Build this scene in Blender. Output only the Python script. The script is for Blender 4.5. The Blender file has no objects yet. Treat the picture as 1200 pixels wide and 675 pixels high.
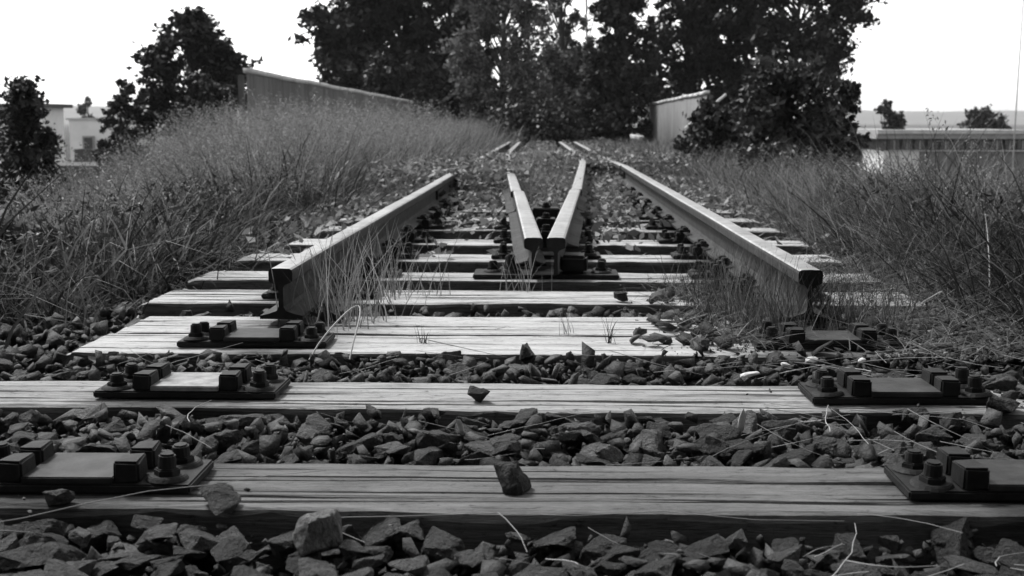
import bpy, bmesh, math, random
import numpy as np
from mathutils import Vector, Matrix, noise as MN

random.seed(7)
RNG = np.random.RandomState(7)
S = bpy.context.scene
C = S.collection
R = math.radians

# ------------------------------------------------------------------ camera
EYE = 0.60                      # metres above the sleeper tops (z = 0)
cam_d = bpy.data.cameras.new('camera')
cam = bpy.data.objects.new('camera', cam_d); C.objects.link(cam)
cam.location = (0.0, 0.0, EYE)
cam.rotation_euler = (R(90 - 7.7), 0, R(1.587))
cam_d.sensor_width = 36; cam_d.lens = 43.3
cam_d.clip_start = 0.02; cam_d.clip_end = 9000
cam_d.dof.use_dof = True; cam_d.dof.focus_distance = 2.9; cam_d.dof.aperture_fstop = 8.0
S.camera = cam

# ------------------------------------------------------------------ sky, sun, exposure
SUN_EL, SUN_AZ = R(52), R(-48)          # azimuth clockwise from +Y: ahead, to the left
W = bpy.data.worlds.new('World'); S.world = W; W.use_nodes = True
nt = W.node_tree; nt.nodes.clear()
sky = nt.nodes.new('ShaderNodeTexSky'); sky.sky_type = 'NISHITA'; sky.sun_disc = False
sky.sun_elevation = SUN_EL; sky.sun_rotation = SUN_AZ
sky.air_density = 1.0; sky.dust_density = 1.0; sky.ozone_density = 1.0
bw = nt.nodes.new('ShaderNodeRGBToBW')   # the place is seen in black and white
bg = nt.nodes.new('ShaderNodeBackground'); bg.inputs['Strength'].default_value = 0.11
wo = nt.nodes.new('ShaderNodeOutputWorld')
nt.links.new(sky.outputs[0], bw.inputs[0]); nt.links.new(bw.outputs[0], bg.inputs[0]); nt.links.new(bg.outputs[0], wo.inputs[0])
sl = bpy.data.lights.new('sun', 'SUN'); sl.energy = 1.5; sl.angle = R(10); sl.color = (1, 1, 1)
sun = bpy.data.objects.new('sun', sl); C.objects.link(sun)
sd = Vector((math.sin(SUN_AZ) * math.cos(SUN_EL), math.cos(SUN_AZ) * math.cos(SUN_EL), math.sin(SUN_EL)))
sun.rotation_euler = sd.to_track_quat('Z', 'Y').to_euler(); sun.location = sd * 60
vs = S.view_settings
S.display_settings.display_device = 'sRGB'
vs.view_transform = 'Standard'; vs.look = 'None'; vs.gamma = 1; vs.use_curve_mapping = False
vs.exposure = 1.62
S.cycles.use_denoising = True
S.cycles.max_bounces = 5; S.cycles.diffuse_bounces = 2; S.cycles.glossy_bounces = 2
S.cycles.transparent_max_bounces = 4; S.cycles.caustics_reflective = False; S.cycles.caustics_refractive = False

# ------------------------------------------------------------------ helpers: materials
class N:
    """small node-graph writer"""
    def __init__(s, name, rough=0.8, metal=0.0, spec=0.3):
        s.m = bpy.data.materials.new(name); s.m.use_nodes = True
        s.t = s.m.node_tree; s.t.nodes.clear()
        s.p = s.n('ShaderNodeBsdfPrincipled'); s.o = s.n('ShaderNodeOutputMaterial')
        s.l(s.p.outputs[0], s.o.inputs['Surface'])
        s.p.inputs['Roughness'].default_value = rough; s.p.inputs['Metallic'].default_value = metal
        s.p.inputs['Specular IOR Level'].default_value = spec
    def n(s, k): return s.t.nodes.new(k)
    def l(s, a, b): s.t.links.new(a, b)
    def coord(s, scale=(1, 1, 1), rand=True, kind='Object'):
        tc = s.n('ShaderNodeTexCoord'); mp = s.n('ShaderNodeMapping')
        mp.inputs['Scale'].default_value = scale
        s.l(tc.outputs[kind], mp.inputs['Vector'])
        if not rand: return mp.outputs[0]
        oi = s.n('ShaderNodeObjectInfo'); mu = s.n('ShaderNodeMath'); mu.operation = 'MULTIPLY'; mu.inputs[1].default_value = 37.0
        s.l(oi.outputs['Random'], mu.inputs[0])
        va = s.n('ShaderNodeVectorMath'); va.operation = 'ADD'
        s.l(mp.outputs[0], va.inputs[0]); s.l(mu.outputs[0], va.inputs[1])
        return va.outputs[0]
    def noise(s, vec, scale=1.0, detail=6, rough=0.6, dist=0.0):
        t = s.n('ShaderNodeTexNoise'); t.inputs['Scale'].default_value = scale; t.inputs['Detail'].default_value = detail
        t.inputs['Roughness'].default_value = rough; t.inputs['Distortion'].default_value = dist
        s.l(vec, t.inputs['Vector']); return t.outputs['Fac']
    def ramp(s, fac, *stops):
        r = s.n('ShaderNodeValToRGB'); e = r.color_ramp.elements
        while len(e) < len(stops): e.new(0.5)
        for el, (p, v) in zip(e, stops): el.position = p; el.color = (v, v, v, 1)
        s.l(fac, r.inputs[0]); return r.outputs[0]
    def math(s, op, a, b):
        m = s.n('ShaderNodeMath'); m.operation = op
        for i, x in enumerate((a, b)):
            if isinstance(x, (int, float)): m.inputs[i].default_value = x
            else: s.l(x, m.inputs[i])
        return m.outputs[0]
    def island(s): return s.n('ShaderNodeNewGeometry').outputs['Random Per Island']
    def objrand(s): return s.n('ShaderNodeObjectInfo').outputs['Random']
    def base(s, x):
        if isinstance(x, (int, float)): s.p.inputs['Base Color'].default_value = (x, x, x, 1)
        else: s.l(x, s.p.inputs['Base Color'])
    def bump(s, h, strength=0.5, dist=0.01):
        b = s.n('ShaderNodeBump'); b.inputs['Strength'].default_value = strength; b.inputs['Distance'].default_value = dist
        s.l(h, b.inputs['Height']); s.l(b.outputs[0], s.p.inputs['Normal'])

def wood(name, dark, light):
    g = N(name, rough=0.85, spec=0.25)
    v = g.coord((3.5, 70, 70)); v2 = g.coord((16, 330, 330)); v3 = g.coord((2.6, 10, 10)); v4 = g.coord((11, 60, 60)); v5 = g.coord((34, 44, 44))
    wn = g.noise(g.coord((1.6, 7, 7)), 1, 3, 0.5); wv = g.n('ShaderNodeCombineXYZ')       # the grain wanders
    g.l(g.math('MULTIPLY', wn, 5.0), wv.inputs[1]); va = g.n('ShaderNodeVectorMath'); va.operation = 'ADD'; g.l(v, va.inputs[0]); g.l(wv.outputs[0], va.inputs[1]); v = va.outputs[0]
    wv2 = g.n('ShaderNodeCombineXYZ'); g.l(g.math('MULTIPLY', wn, 22.0), wv2.inputs[1]); va = g.n('ShaderNodeVectorMath'); va.operation = 'ADD'; g.l(v2, va.inputs[0]); g.l(wv2.outputs[0], va.inputs[1]); v2 = va.outputs[0]
    kn = g.n('ShaderNodeTexVoronoi'); kn.inputs['Scale'].default_value = 1.0; g.l(g.coord((2.6, 9, 9)), kn.inputs['Vector']); knot = kn.outputs['Distance']
    grain = g.noise(v, 1, 8, 0.7, 0.8); fine = g.noise(v2, 1, 4, 0.75, 0.4); stain = g.noise(v3, 1, 6, 0.65, 1.2); chip = g.noise(v4, 1, 7, 0.72, 1.2); speck = g.noise(v5, 1, 6, 0.75, 0.5)
    a = g.math('ADD', g.math('MULTIPLY', grain, 0.5), g.math('MULTIPLY', fine, 0.5))
    c = g.ramp(a, (0.30, dark * 0.45), (0.40, dark * 1.1), (0.50, dark * 0.45 + light * 0.55), (0.64, light))
    c = g.math('MULTIPLY', c, g.ramp(stain, (0.30, 0.62), (0.5, 0.97), (0.68, 1.12)))
    c = g.math('MULTIPLY', c, g.ramp(chip, (0.33, 0.16), (0.40, 0.9), (1.0, 1.05)))
    c = g.math('MULTIPLY', c, g.ramp(speck, (0.30, 0.35), (0.42, 0.95), (0.7, 1.12)))
    tc = g.n('ShaderNodeTexCoord'); sp = g.n('ShaderNodeSeparateXYZ'); g.l(tc.outputs['Object'], sp.inputs[0])
    dx = g.math('ABSOLUTE', g.math('SUBTRACT', g.math('ABSOLUTE', sp.outputs[0], 0), 0.77), 0)
    dirt = g.ramp(g.math('ADD', g.math('MULTIPLY', dx, 2.0), g.math('MULTIPLY', stain, 0.9)), (0.55, 0.22), (0.85, 0.75), (1.0, 1.0))
    c = g.math('MULTIPLY', g.math('MULTIPLY', c, dirt), g.ramp(knot, (0.03, 0.25), (0.10, 0.75), (0.17, 1.0)))
    g.base(c)
    h = g.math('ADD', a, g.math('ADD', g.math('MULTIPLY', chip, 0.6), g.math('MULTIPLY', speck, 0.25)))
    g.bump(h, 0.8, 0.006)
    return g.m

def stone(name, lo, hi, island=False, scale=28):
    g = N(name, rough=0.62, spec=0.35)
    v = g.coord((scale, scale, scale)); n1 = g.noise(v, 1, 8, 0.65); n2 = g.noise(v, 4.5, 5, 0.7)
    r = g.island() if island else g.objrand()
    rr = g.ramp(r, (0.0, lo), (0.6, lo + (hi - lo) * 0.33), (0.9, lo + (hi - lo) * 0.6), (1.0, hi))
    c = g.math('MULTIPLY', rr, g.ramp(n1, (0.28, 0.55), (0.5, 1.0), (0.68, 1.5)))
    c = g.math('MULTIPLY', c, g.ramp(n2, (0.33, 0.6), (0.6, 1.2)))
    g.base(c); g.bump(g.math('ADD', n1, g.math('MULTIPLY', n2, 0.4)), 1.0, 0.16 if scale < 10 else 0.012)
    return g.m

def iron(name, lo, hi, rough=0.6, metal=0.25, scale=40, bump=0.4):
    g = N(name, rough=rough, metal=metal, spec=0.22)
    v = g.coord((scale, scale, scale)); n1 = g.noise(v, 1, 7, 0.65); n2 = g.noise(v, 0.2, 4, 0.6)
    f = g.math('ADD', g.math('MULTIPLY', n1, 0.6), g.math('MULTIPLY', n2, 0.4))
    g.base(g.ramp(f, (0.35, lo), (0.65, hi))); g.bump(n1, bump, 0.003)
    g.l(g.ramp(n2, (0.3, max(0, rough - 0.12)), (0.7, min(1, rough + 0.15))), g.p.inputs['Roughness'])
    return g.m

def leaf(name, lo, hi, rough=0.55, trans=0.25):
    g = N(name, rough=rough, spec=0.25)
    r = g.island(); c = g.ramp(r, (0.0, lo), (0.7, (lo + hi) / 2), (1.0, hi))
    g.base(c)
    tr = g.n('ShaderNodeBsdfTranslucent'); g.l(c, tr.inputs[0])
    mx = g.n('ShaderNodeMixShader'); mx.inputs[0].default_value = trans
    g.l(g.p.outputs[0], mx.inputs[1]); g.l(tr.outputs[0], mx.inputs[2]); g.l(mx.outputs[0], g.o.inputs['Surface'])
    return g.m

def plain(name, lo, hi, scale=3, rough=0.85, stretch=(1, 1, 1), bump=0.2, metal=0.0):
    g = N(name, rough=rough, metal=metal)
    v = g.coord(tuple(scale * k for k in stretch)); n1 = g.noise(v, 1, 7, 0.6)
    g.base(g.ramp(n1, (0.32, lo), (0.68, hi))); g.bump(n1, bump, 0.01)
    return g.m

M = {}
M['stone_mid'] = stone('grey_ballast', 0.07, 0.12, scale=2.6)
M['stone_black'] = stone('dark_ballast', 0.025, 0.05, scale=2.6)
M['stone_light'] = stone('pale_ballast', 0.13, 0.22, scale=2.6)
M['stone_bed'] = stone('ballast_bed', 0.016, 0.12, island=True, scale=45)
M['stone_pale'] = stone('pale_stone', 0.26, 0.34, scale=2.6)
M['stone_dark'] = stone('dark_stone', 0.035, 0.05, scale=2.6)
M['rust'] = iron('rusty_iron', 0.012, 0.035, 0.66, 0.1)
M['rust_dark'] = iron('dark_rusty_iron', 0.004, 0.017, 0.62, 0.1, 30, 0.9)
M['rail_side'] = iron('rail_side_rust', 0.012, 0.062, 0.70, 0.1, 22, 1.0)
M['rail_top'] = iron('worn_rail_head', 0.20, 0.40, 0.50, 0.6, 18, 0.25)
M['seat'] = iron('worn_rail_seat', 0.008, 0.055, 0.55, 0.25, 16, 0.8)
M['seat_pale'] = iron('bright_rail_seat', 0.08, 0.38, 0.5, 0.3, 26, 0.7)
M['seat_dark'] = iron('dull_rail_seat', 0.010, 0.05, 0.6, 0.2, 26, 0.7)
M['straw'] = leaf('dry_straw', 0.25, 0.55, 0.6, 0.1)
M['grass'] = leaf('tall_grass', 0.012, 0.21, 0.8, 0.25)
M['grass_dry'] = leaf('dry_grass', 0.12, 0.40, 0.8, 0.25)
M['grass_dark'] = leaf('lush_grass', 0.006, 0.065, 0.7, 0.2)
M['weed'] = leaf('weed_leaves', 0.05, 0.28, 0.5, 0.25)
M['litter'] = leaf('leaf_litter', 0.10, 0.42, 0.7, 0.1)
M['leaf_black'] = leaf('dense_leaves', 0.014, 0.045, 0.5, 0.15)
M['leaf_mid'] = leaf('light_leaves', 0.04, 0.26, 0.5, 0.3)
M['leaf_ivy'] = leaf('ivy_leaves', 0.02, 0.075, 0.42, 0.15)
M['bark'] = plain('bark', 0.03, 0.09, 6, 0.9, (3, 3, 0.6), 0.8)
M['scrap'] = plain('white_scrap', 0.4, 0.65, 60)
M['sheet'] = plain('weathered_sheet', 0.20, 0.36, 1.2, 0.7, (6, 6, 0.6), 0.2)
M['sheet_dull'] = plain('dull_sheet', 0.10, 0.20, 1.2, 0.75, (6, 6, 0.6), 0.2)
M['sheet_cap'] = plain('capping', 0.42, 0.62, 2)
M['concrete'] = plain('concrete', 0.30, 0.45, 3)
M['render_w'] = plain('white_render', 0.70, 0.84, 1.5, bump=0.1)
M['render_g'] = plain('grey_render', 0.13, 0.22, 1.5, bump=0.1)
M['roof'] = plain('roofing', 0.05, 0.10, 2)
M['fascia'] = plain('fascia', 0.26, 0.36, 2)
gl = N('window_glass', rough=0.08, spec=0.5); gl.base(0.02); M['glass'] = gl.m
M['mast'] = plain('grey_mast', 0.30, 0.40, 3)
# ground: dark cinder-soiled earth, turning to grassland further off
g = N('earth', rough=0.95, spec=0.1)
v = g.coord((1, 1, 1), rand=False); n1 = g.noise(v, 9, 8, 0.7); n2 = g.noise(v, 60, 6, 0.7); n3 = g.noise(v, 0.05, 5, 0.6)
c = g.math('MULTIPLY', g.ramp(n1, (0.3, 0.018), (0.7, 0.07)), g.ramp(n2, (0.3, 0.5), (0.7, 1.5)))
c = g.math('MULTIPLY', c, g.ramp(n3, (0.3, 0.8), (0.7, 1.3)))
g.base(c); g.bump(g.math('ADD', n1, n2), 0.8, 0.03); M['earth'] = g.m
M['hill'] = plain('wooded_hill', 0.05, 0.10, 0.01)

# ------------------------------------------------------------------ helpers: objects
def tag(o, label=None, cat=None, group=None, kind=None):
    if label: o['label'] = label
    if cat: o['category'] = cat
    if group: o['group'] = group
    if kind: o['kind'] = kind
    return o

def link(name, me, mat=None, parent=None, loc=(0, 0, 0), rot=(0, 0, 0), scale=(1, 1, 1)):
    o = bpy.data.objects.new(name, me); C.objects.link(o)
    if mat is not None and me is not None and not me.materials: me.materials.append(mat)
    o.location = loc; o.rotation_euler = rot; o.scale = scale
    if parent: o.parent = parent
    return o

def empty(name, loc=(0, 0, 0), rot=(0, 0, 0)):
    o = bpy.data.objects.new(name, None); C.objects.link(o); o.location = loc; o.rotation_euler = rot
    o.empty_display_size = 0.1
    return o

def npmesh(name, V, F, smooth=False):
    """V (n,3), F (m,k) one face size"""
    V = np.ascontiguousarray(V, dtype=np.float32); F = np.ascontiguousarray(F, dtype=np.int32)
    me = bpy.data.meshes.new(name); k = F.shape[1]
    me.vertices.add(len(V)); me.vertices.foreach_set('co', V.ravel())
    me.loops.add(F.size); me.loops.foreach_set('vertex_index', F.ravel())
    me.polygons.add(len(F)); me.polygons.foreach_set('loop_start', np.arange(0, F.size, k, dtype=np.int32))
    me.polygons.foreach_set('loop_total', np.full(len(F), k, dtype=np.int32))
    if smooth: me.polygons.foreach_set('use_smooth', np.ones(len(F), dtype=bool))
    me.update(calc_edges=True); return me

def bmm(name, bm, smooth=False):
    bmesh.ops.recalc_face_normals(bm, faces=bm.faces[:])
    me = bpy.data.meshes.new(name); bm.to_mesh(me); bm.free()
    if smooth:
        for p in me.polygons: p.use_smooth = True
    return me

def add_box(bm, c, s, rz=0, bevel=0.0, taper=None):
    mat = Matrix.Translation(c) @ Matrix.Rotation(rz, 4, 'Z') @ Matrix.Diagonal((s[0], s[1], s[2], 1))
    r = bmesh.ops.create_cube(bm, size=1, matrix=mat)
    if taper:
        cx, cy, cz = c
        for v in r['verts']:
            if v.co.z > cz:
                v.co.x = cx + (v.co.x - cx) * taper; v.co.y = cy + (v.co.y - cy) * taper
    if bevel:
        es = list({e for v in r['verts'] for e in v.link_edges})
        bmesh.ops.bevel(bm, geom=es, offset=bevel, segments=2, affect='EDGES', clamp_overlap=True)

def add_cyl(bm, c, r, h, n=14, r2=None, rot=None, bevel=0):
    m = Matrix.Translation(c)
    if rot is not None: m = m @ rot
    q = bmesh.ops.create_cone(bm, cap_ends=True, segments=n, radius1=r, radius2=r if r2 is None else r2, depth=h, matrix=m)
    if bevel:
        es = list({e for v in q['verts'] for e in v.link_edges if any(len(f.verts) > 4 for f in e.link_faces)})
        bmesh.ops.bevel(bm, geom=es, offset=bevel, segments=2, affect='EDGES', clamp_overlap=True)

def box(name, c, s, mat, parent=None, rz=0, bevel=0.0, **k):
    bm = bmesh.new(); add_box(bm, c, s, rz, bevel, **k)
    return link(name, bmm(name, bm), mat, parent)

def tube_arrays(pts, rad, n=5):
    pts = np.asarray(pts, float); rad = np.broadcast_to(np.asarray(rad, float), (len(pts),))
    t = np.gradient(pts, axis=0); t /= np.linalg.norm(t, axis=1)[:, None] + 1e-9
    ref = np.where(np.abs(t[:, 2:3]) > 0.9, np.array([[1., 0, 0]]), np.array([[0, 0, 1.]]))
    u = np.cross(t, ref); u /= np.linalg.norm(u, axis=1)[:, None] + 1e-9
    w = np.cross(t, u)
    a = np.arange(n) * 2 * np.pi / n
    V = pts[:, None, :] + rad[:, None, None] * (np.cos(a)[None, :, None] * u[:, None, :] + np.sin(a)[None, :, None] * w[:, None, :])
    V = V.reshape(-1, 3); F = []
    for i in range(len(pts) - 1):
        for j in range(n):
            F.append((i * n + j, i * n + (j + 1) % n, (i + 1) * n + (j + 1) % n, (i + 1) * n + j))
    return V, np.array(F)

def join(parts):
    Vs, Fs, o = [], [], 0
    for V, F in parts:
        Vs.append(V); Fs.append(F + o); o += len(V)
    return np.concatenate(Vs), np.concatenate(Fs)

def vnoise1(x, seed):
    """smooth 1-D value noise, -1..1"""
    r = np.random.RandomState(seed).rand(512) * 2 - 1
    x = np.asarray(x, float); i = np.floor(x).astype(int); f = x - i; f = f * f * (3 - 2 * f)
    return r[i % 512] * (1 - f) + r[(i + 1) % 512] * f

def sstep(a, b, x):
    t = np.clip((np.asarray(x, float) - a) / (b - a), 0, 1); return t * t * (3 - 2 * t)

def gz(x, y):
    """height of the earth: flat track bed on an embankment"""
    x = np.asarray(x, float); y = np.asarray(y, float); a = np.abs(x)
    t = 2.2 + np.where(x < 0, 2.7 * sstep(10, 18, y), 0.5 * sstep(6, 12, y) + 1.4 * sstep(20, 28, y))
    z = -0.115 - np.minimum(4.2, 0.36 * np.maximum(0, a - t))
    z = z - 0.03 * sstep(1.75, 1.55, y) * (a < 3)
    z = z + (0.012 * np.sin(x * 5.1 + y * 3.3) + 0.01 * np.sin(x * 2.3 - y * 7.7)) * (a < 40)
    return z

# ------------------------------------------------------------------ ground and hills
def spread(lo, hi, dense_lo, dense_hi, step, grow=1.22):
    a = list(np.arange(dense_lo, dense_hi + 1e-6, step)); s = step; x = dense_hi
    while x < hi: s *= grow; x += s; a.append(min(x, hi))
    s = step; x = dense_lo
    while x > lo: s *= grow; x -= s; a.insert(0, max(x, lo))
    return np.array(a)
xs = spread(-3500, 3500, -4, 4, 0.16); ys = spread(-60, 4000, 0.6, 14, 0.16)
X, Y = np.meshgrid(xs, ys); Z = gz(X, Y)
nx = len(xs); ii = np.arange(len(ys) - 1)[:, None] * nx + np.arange(nx - 1)[None, :]
F = np.stack([ii, ii + 1, ii + nx + 1, ii + nx], -1).reshape(-1, 4)
tag(link('ground', npmesh('ground', np.stack([X, Y, Z], -1).reshape(-1, 3), F, True), M['earth']), kind='structure')
# a ring of low wooded hills far ahead
az = np.linspace(-75, 75, 160); pr = []
for k, (dist, fr) in enumerate([(2300, 0.0), (2450, 0.45), (2650, 0.85), (2900, 1.0), (3300, 0.9)]):
    h = 34 + 10 * vnoise1(az * 0.09 + 50, 5) + 5 * vnoise1(az * 0.4 + 50, 6) + 1.2 * vnoise1(az * 2.5 + 200, 8)
    pr.append(np.stack([dist * np.sin(np.radians(az)), dist * np.cos(np.radians(az)), -4.4 + h * fr], -1))
V = np.concatenate(pr); n = len(az); ii = np.arange(4)[:, None] * n + np.arange(n - 1)[None, :]
tag(link('hills', npmesh('hills', V, np.stack([ii, ii + 1, ii + n + 1, ii + n], -1).reshape(-1, 4), True), M['hill']), kind='structure')

# ------------------------------------------------------------------ leaves and blades
def leaf_quads(P, size, rng, flat=0.0, aspect=0.55, fold=0.18):
    """one folded diamond per point; flat>0 turns the faces upward"""
    n = len(P); size = np.broadcast_to(size, (n,))
    nr = rng.normal(size=(n, 3)); nr[:, 2] = np.abs(nr[:, 2]) + flat; nr /= np.linalg.norm(nr, axis=1)[:, None]
    d = rng.normal(size=(n, 3)); u = np.cross(nr, d); u /= np.linalg.norm(u, axis=1)[:, None]; w = np.cross(nr, u)
    s = size[:, None]
    V = np.stack([P - u * s * 0.5, P + w * s * aspect * 0.5 - nr * s * fold * 0.5 - u * s * 0.05, P + u * s * 0.5, P - w * s * aspect * 0.5 - nr * s * fold * 0.5 - u * s * 0.05], 1).reshape(-1, 3)
    return V, np.arange(n * 4).reshape(n, 4)

def cloud(lobes, n, size, rng, core=0.3, sprays=16, **k):
    """leaves set along sprays that fan out of uneven lobes [(cx,cy,cz,rx,ry,rz)]"""
    L = np.asarray(lobes, float); wgt = (L[:, 3] * L[:, 5]) ** 1.0; wgt /= wgt.sum()
    m = len(L) * sprays
    D = rng.normal(size=(m, 3)); D /= np.linalg.norm(D, axis=1)[:, None]; D[:, 2] = D[:, 2] * 0.9 + 0.12
    ln = 0.55 + 0.85 * rng.rand(m) ** 1.6; dens = 0.25 + rng.rand(m) ** 1.5 * 1.5
    lobe = np.repeat(np.arange(len(L)), sprays); pw = wgt[lobe] * dens * ln; pw /= pw.sum()
    si = rng.choice(m, n, p=pw); t = core * 0.6 + (1 - core * 0.6) * rng.rand(n) ** 0.75
    side = rng.normal(size=(n, 3)) * (0.20 * (1.15 - 0.6 * t))[:, None]
    sag = -0.10 * (t * ln[si]) ** 2
    P = L[lobe[si], :3] + (D[si] * (t * ln[si])[:, None] + side) * L[lobe[si], 3:6]; P[:, 2] += sag * L[lobe[si], 5]
    return leaf_quads(P, size * (0.5 + 1.0 * rng.rand(n)), rng, **k)

def blades(P, h, w, rng, bend=0.5, seg=3, lean=0.25, yaw=None):
    """bent tapering ribbons rooted at P"""
    n = len(P); h = np.broadcast_to(h, (n,)); w = np.broadcast_to(w, (n,)); bend = np.broadcast_to(bend, (n,))
    ya = rng.rand(n) * 2 * np.pi if yaw is None else yaw
    d = np.stack([np.cos(ya), np.sin(ya), np.zeros(n)], -1); yb = ya + 1.0 * rng.normal(size=n); s = np.stack([-np.sin(yb), np.cos(yb), np.zeros(n)], -1)
    b = bend * (0.4 + 1.2 * rng.rand(n)); l0 = lean * rng.rand(n)
    rows = []
    for k in range(seg + 1):
        t = k / seg
        ang = l0 + b * t * 1.1                       # inclination grows along the blade
        # integrate roughly
        out = h * t * (np.sin(l0 + b * t * 0.55)); up = h * t * np.cos(l0 + b * t * 0.62)
        c = P + d * out[:, None] + np.array([0, 0, 1.0]) * up[:, None]
        ww = w * (1 - t) ** 0.7 + 0.0004
        rows.append(c - s * ww[:, None] * 0.5); rows.append(c + s * ww[:, None] * 0.5)
    V = np.stack(rows, 1).reshape(-1, 3); st = 2 * (seg + 1); base = np.arange(n)[:, None] * st
    F = np.concatenate([base + np.array([[2 * k, 2 * k + 1, 2 * k + 3, 2 * k + 2]]) for k in range(seg)], 0)
    tips = V.reshape(n, st, 3)[:, -2, :]
    return V, F, tips

def seedheads(P, h, rng, grains=14, gs=0.010, hl=0.13, w=0.0025, bend=0.35):
    """thin stalks with loose seed heads"""
    V, F, tips = blades(P, h, w, rng, bend=bend, seg=4, lean=0.15)
    n = len(P); st = 10; Vr = V.reshape(n, st, 3); a = Vr[:, 6, :]; b = tips
    t = rng.rand(n, grains); up = (b - a); up /= np.linalg.norm(up, axis=1)[:, None] + 1e-9
    Q = b[:, None, :] - up[:, None, :] * (t[..., None] * hl) + rng.normal(size=(n, grains, 3)) * (0.006 + 0.10 * hl * t[..., None])
    V2, F2 = leaf_quads(Q.reshape(-1, 3), gs * (0.7 + 0.9 * rng.rand(n * grains)), rng, aspect=0.4)
    return join([(V, F), (V2, F2)])

# ------------------------------------------------------------------ timber sleepers
def sleeper_mesh(name, L, Wd, seed, cracks, nx=150, H=0.17, detail=1.0, ragged=0.012):
    """top at z=0, centred; cracks = [(y_frac, x_from, x_to, half_width, depth)]"""
    rg = np.random.RandomState(seed); x = np.linspace(-L / 2, L / 2, nx); cracks = list(cracks)
    if nx > 80:                      # short drying checks besides the big splits
        for fy in np.arange(0.07, 0.95, 0.055):
            if all(abs(fy - c_[0]) > 0.05 for c_ in cracks) and rg.rand() < 0.12:
                xa = rg.uniform(-L / 2, L / 2 - 0.3); cracks.append((fy, xa, xa + rg.uniform(0.25, 0.9), rg.uniform(0.0005, 0.0012), rg.uniform(0.002, 0.006)))
    cr = sorted(cracks); lines = []
    for k, (fy, xa, xb, hw, dp) in enumerate(cr):
        yc = -Wd / 2 + fy * Wd + 0.006 * vnoise1(x * 1.7 + 30, seed * 13 + k) + 0.0025 * vnoise1(x * 9 + 30, seed * 7 + k)
        on = sstep(xa, xa + 0.12, x) * (1 - sstep(xb - 0.12, xb, x)) * (0.65 + 0.5 * vnoise1(x * 5 + 9, seed + 91 + k))
        on = np.clip(on, 0, 1); lines.append((yc, hw * on * 1.25 + 0.0006, dp * on * 1.3))
    rows = []   # (y(x), z(x))
    e0 = 0.004 + 0.007 * np.abs(vnoise1(x * 6 + 10, seed + 1)) + 0.010 * np.clip(vnoise1(x * 13 + 4, seed + 2) - 0.45, 0, 1)
    e1 = 0.004 + 0.007 * np.abs(vnoise1(x * 6 + 10, seed + 3))
    wob0 = 0.004 * vnoise1(x * 2 + 7, seed + 4); wob1 = 0.004 * vnoise1(x * 2 + 7, seed + 5)
    yf = -Wd / 2 + wob0; yb = Wd / 2 + wob1
    one = np.ones_like(x)
    rows += [(yf + 0.002, -H * one), (yf + 0.001, -0.07 * one), (yf, -e0 * 1.5), (yf + e0 * 0.45, -e0 * 0.45), (yf + e0 * 1.4, 0 * x)]
    prev = yf + e0 * 1.4
    for (yc, hw, dp) in lines:
        nfill = 2
        for q in range(1, nfill + 1): rows.append((prev + (yc - hw * 1.6 - prev) * q / (nfill + 0.6), 0 * x))
        rows += [(yc - hw * 1.6, 0 * x), (yc - hw, -dp * 0.12), (yc - hw * 0.3, -dp), (yc + hw * 0.3, -dp), (yc + hw, -dp * 0.12), (yc + hw * 1.6, 0 * x)]
        prev = yc + hw * 1.6
    end = yb - e1 * 1.4
    for q in range(1, 5): rows.append((prev + (end - prev) * q / 5.0, 0 * x))
    rows += [(end, 0 * x), (yb - e1 * 0.45, -e1 * 0.45), (yb, -e1 * 1.5), (yb, -H * one)]
    V = np.zeros((len(rows), nx, 3))
    for i, (yy, zz) in enumerate(rows):
        V[i, :, 0] = x; V[i, :, 1] = yy
        und = 0.0028 * vnoise1(x * 3 + i * 0.35, seed + 40) + 0.0006 * vnoise1(x * 2.2 + i * 7.3, seed + 60 + i)
        V[i, :, 2] = zz + und * (1 if 2 <= i < len(rows) - 2 else 0) * detail
        # ragged ends
        V[i, 0, 0] += rg.rand() * ragged * 2; V[i, 1, 0] += rg.rand() * ragged; V[i, -1, 0] -= rg.rand() * ragged * 2; V[i, -2, 0] -= rg.rand() * ragged
    rd = sstep(L / 2 - 0.035, L / 2, np.abs(x)); V[2:-2, :, 2] -= 0.010 * rd[None, :] ** 2
    n = len(rows); ii = np.arange(n - 1)[:, None] * nx + np.arange(nx - 1)[None, :]
    F = np.stack([ii, ii + 1, ii + nx + 1, ii + nx], -1).reshape(-1, 4)
    me = bpy.data.meshes.new(name)
    faces = [tuple(int(k) for k in f) for f in F]
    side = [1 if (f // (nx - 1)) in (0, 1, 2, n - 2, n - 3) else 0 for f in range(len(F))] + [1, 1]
    faces.append(tuple(i * nx for i in range(n))); faces.append(tuple(i * nx + nx - 1 for i in reversed(range(n))))
    me.from_pydata([tuple(v) for v in V.reshape(-1, 3)], [], faces); me.update(); me.polygons.foreach_set('material_index', side)
    return me

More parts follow.
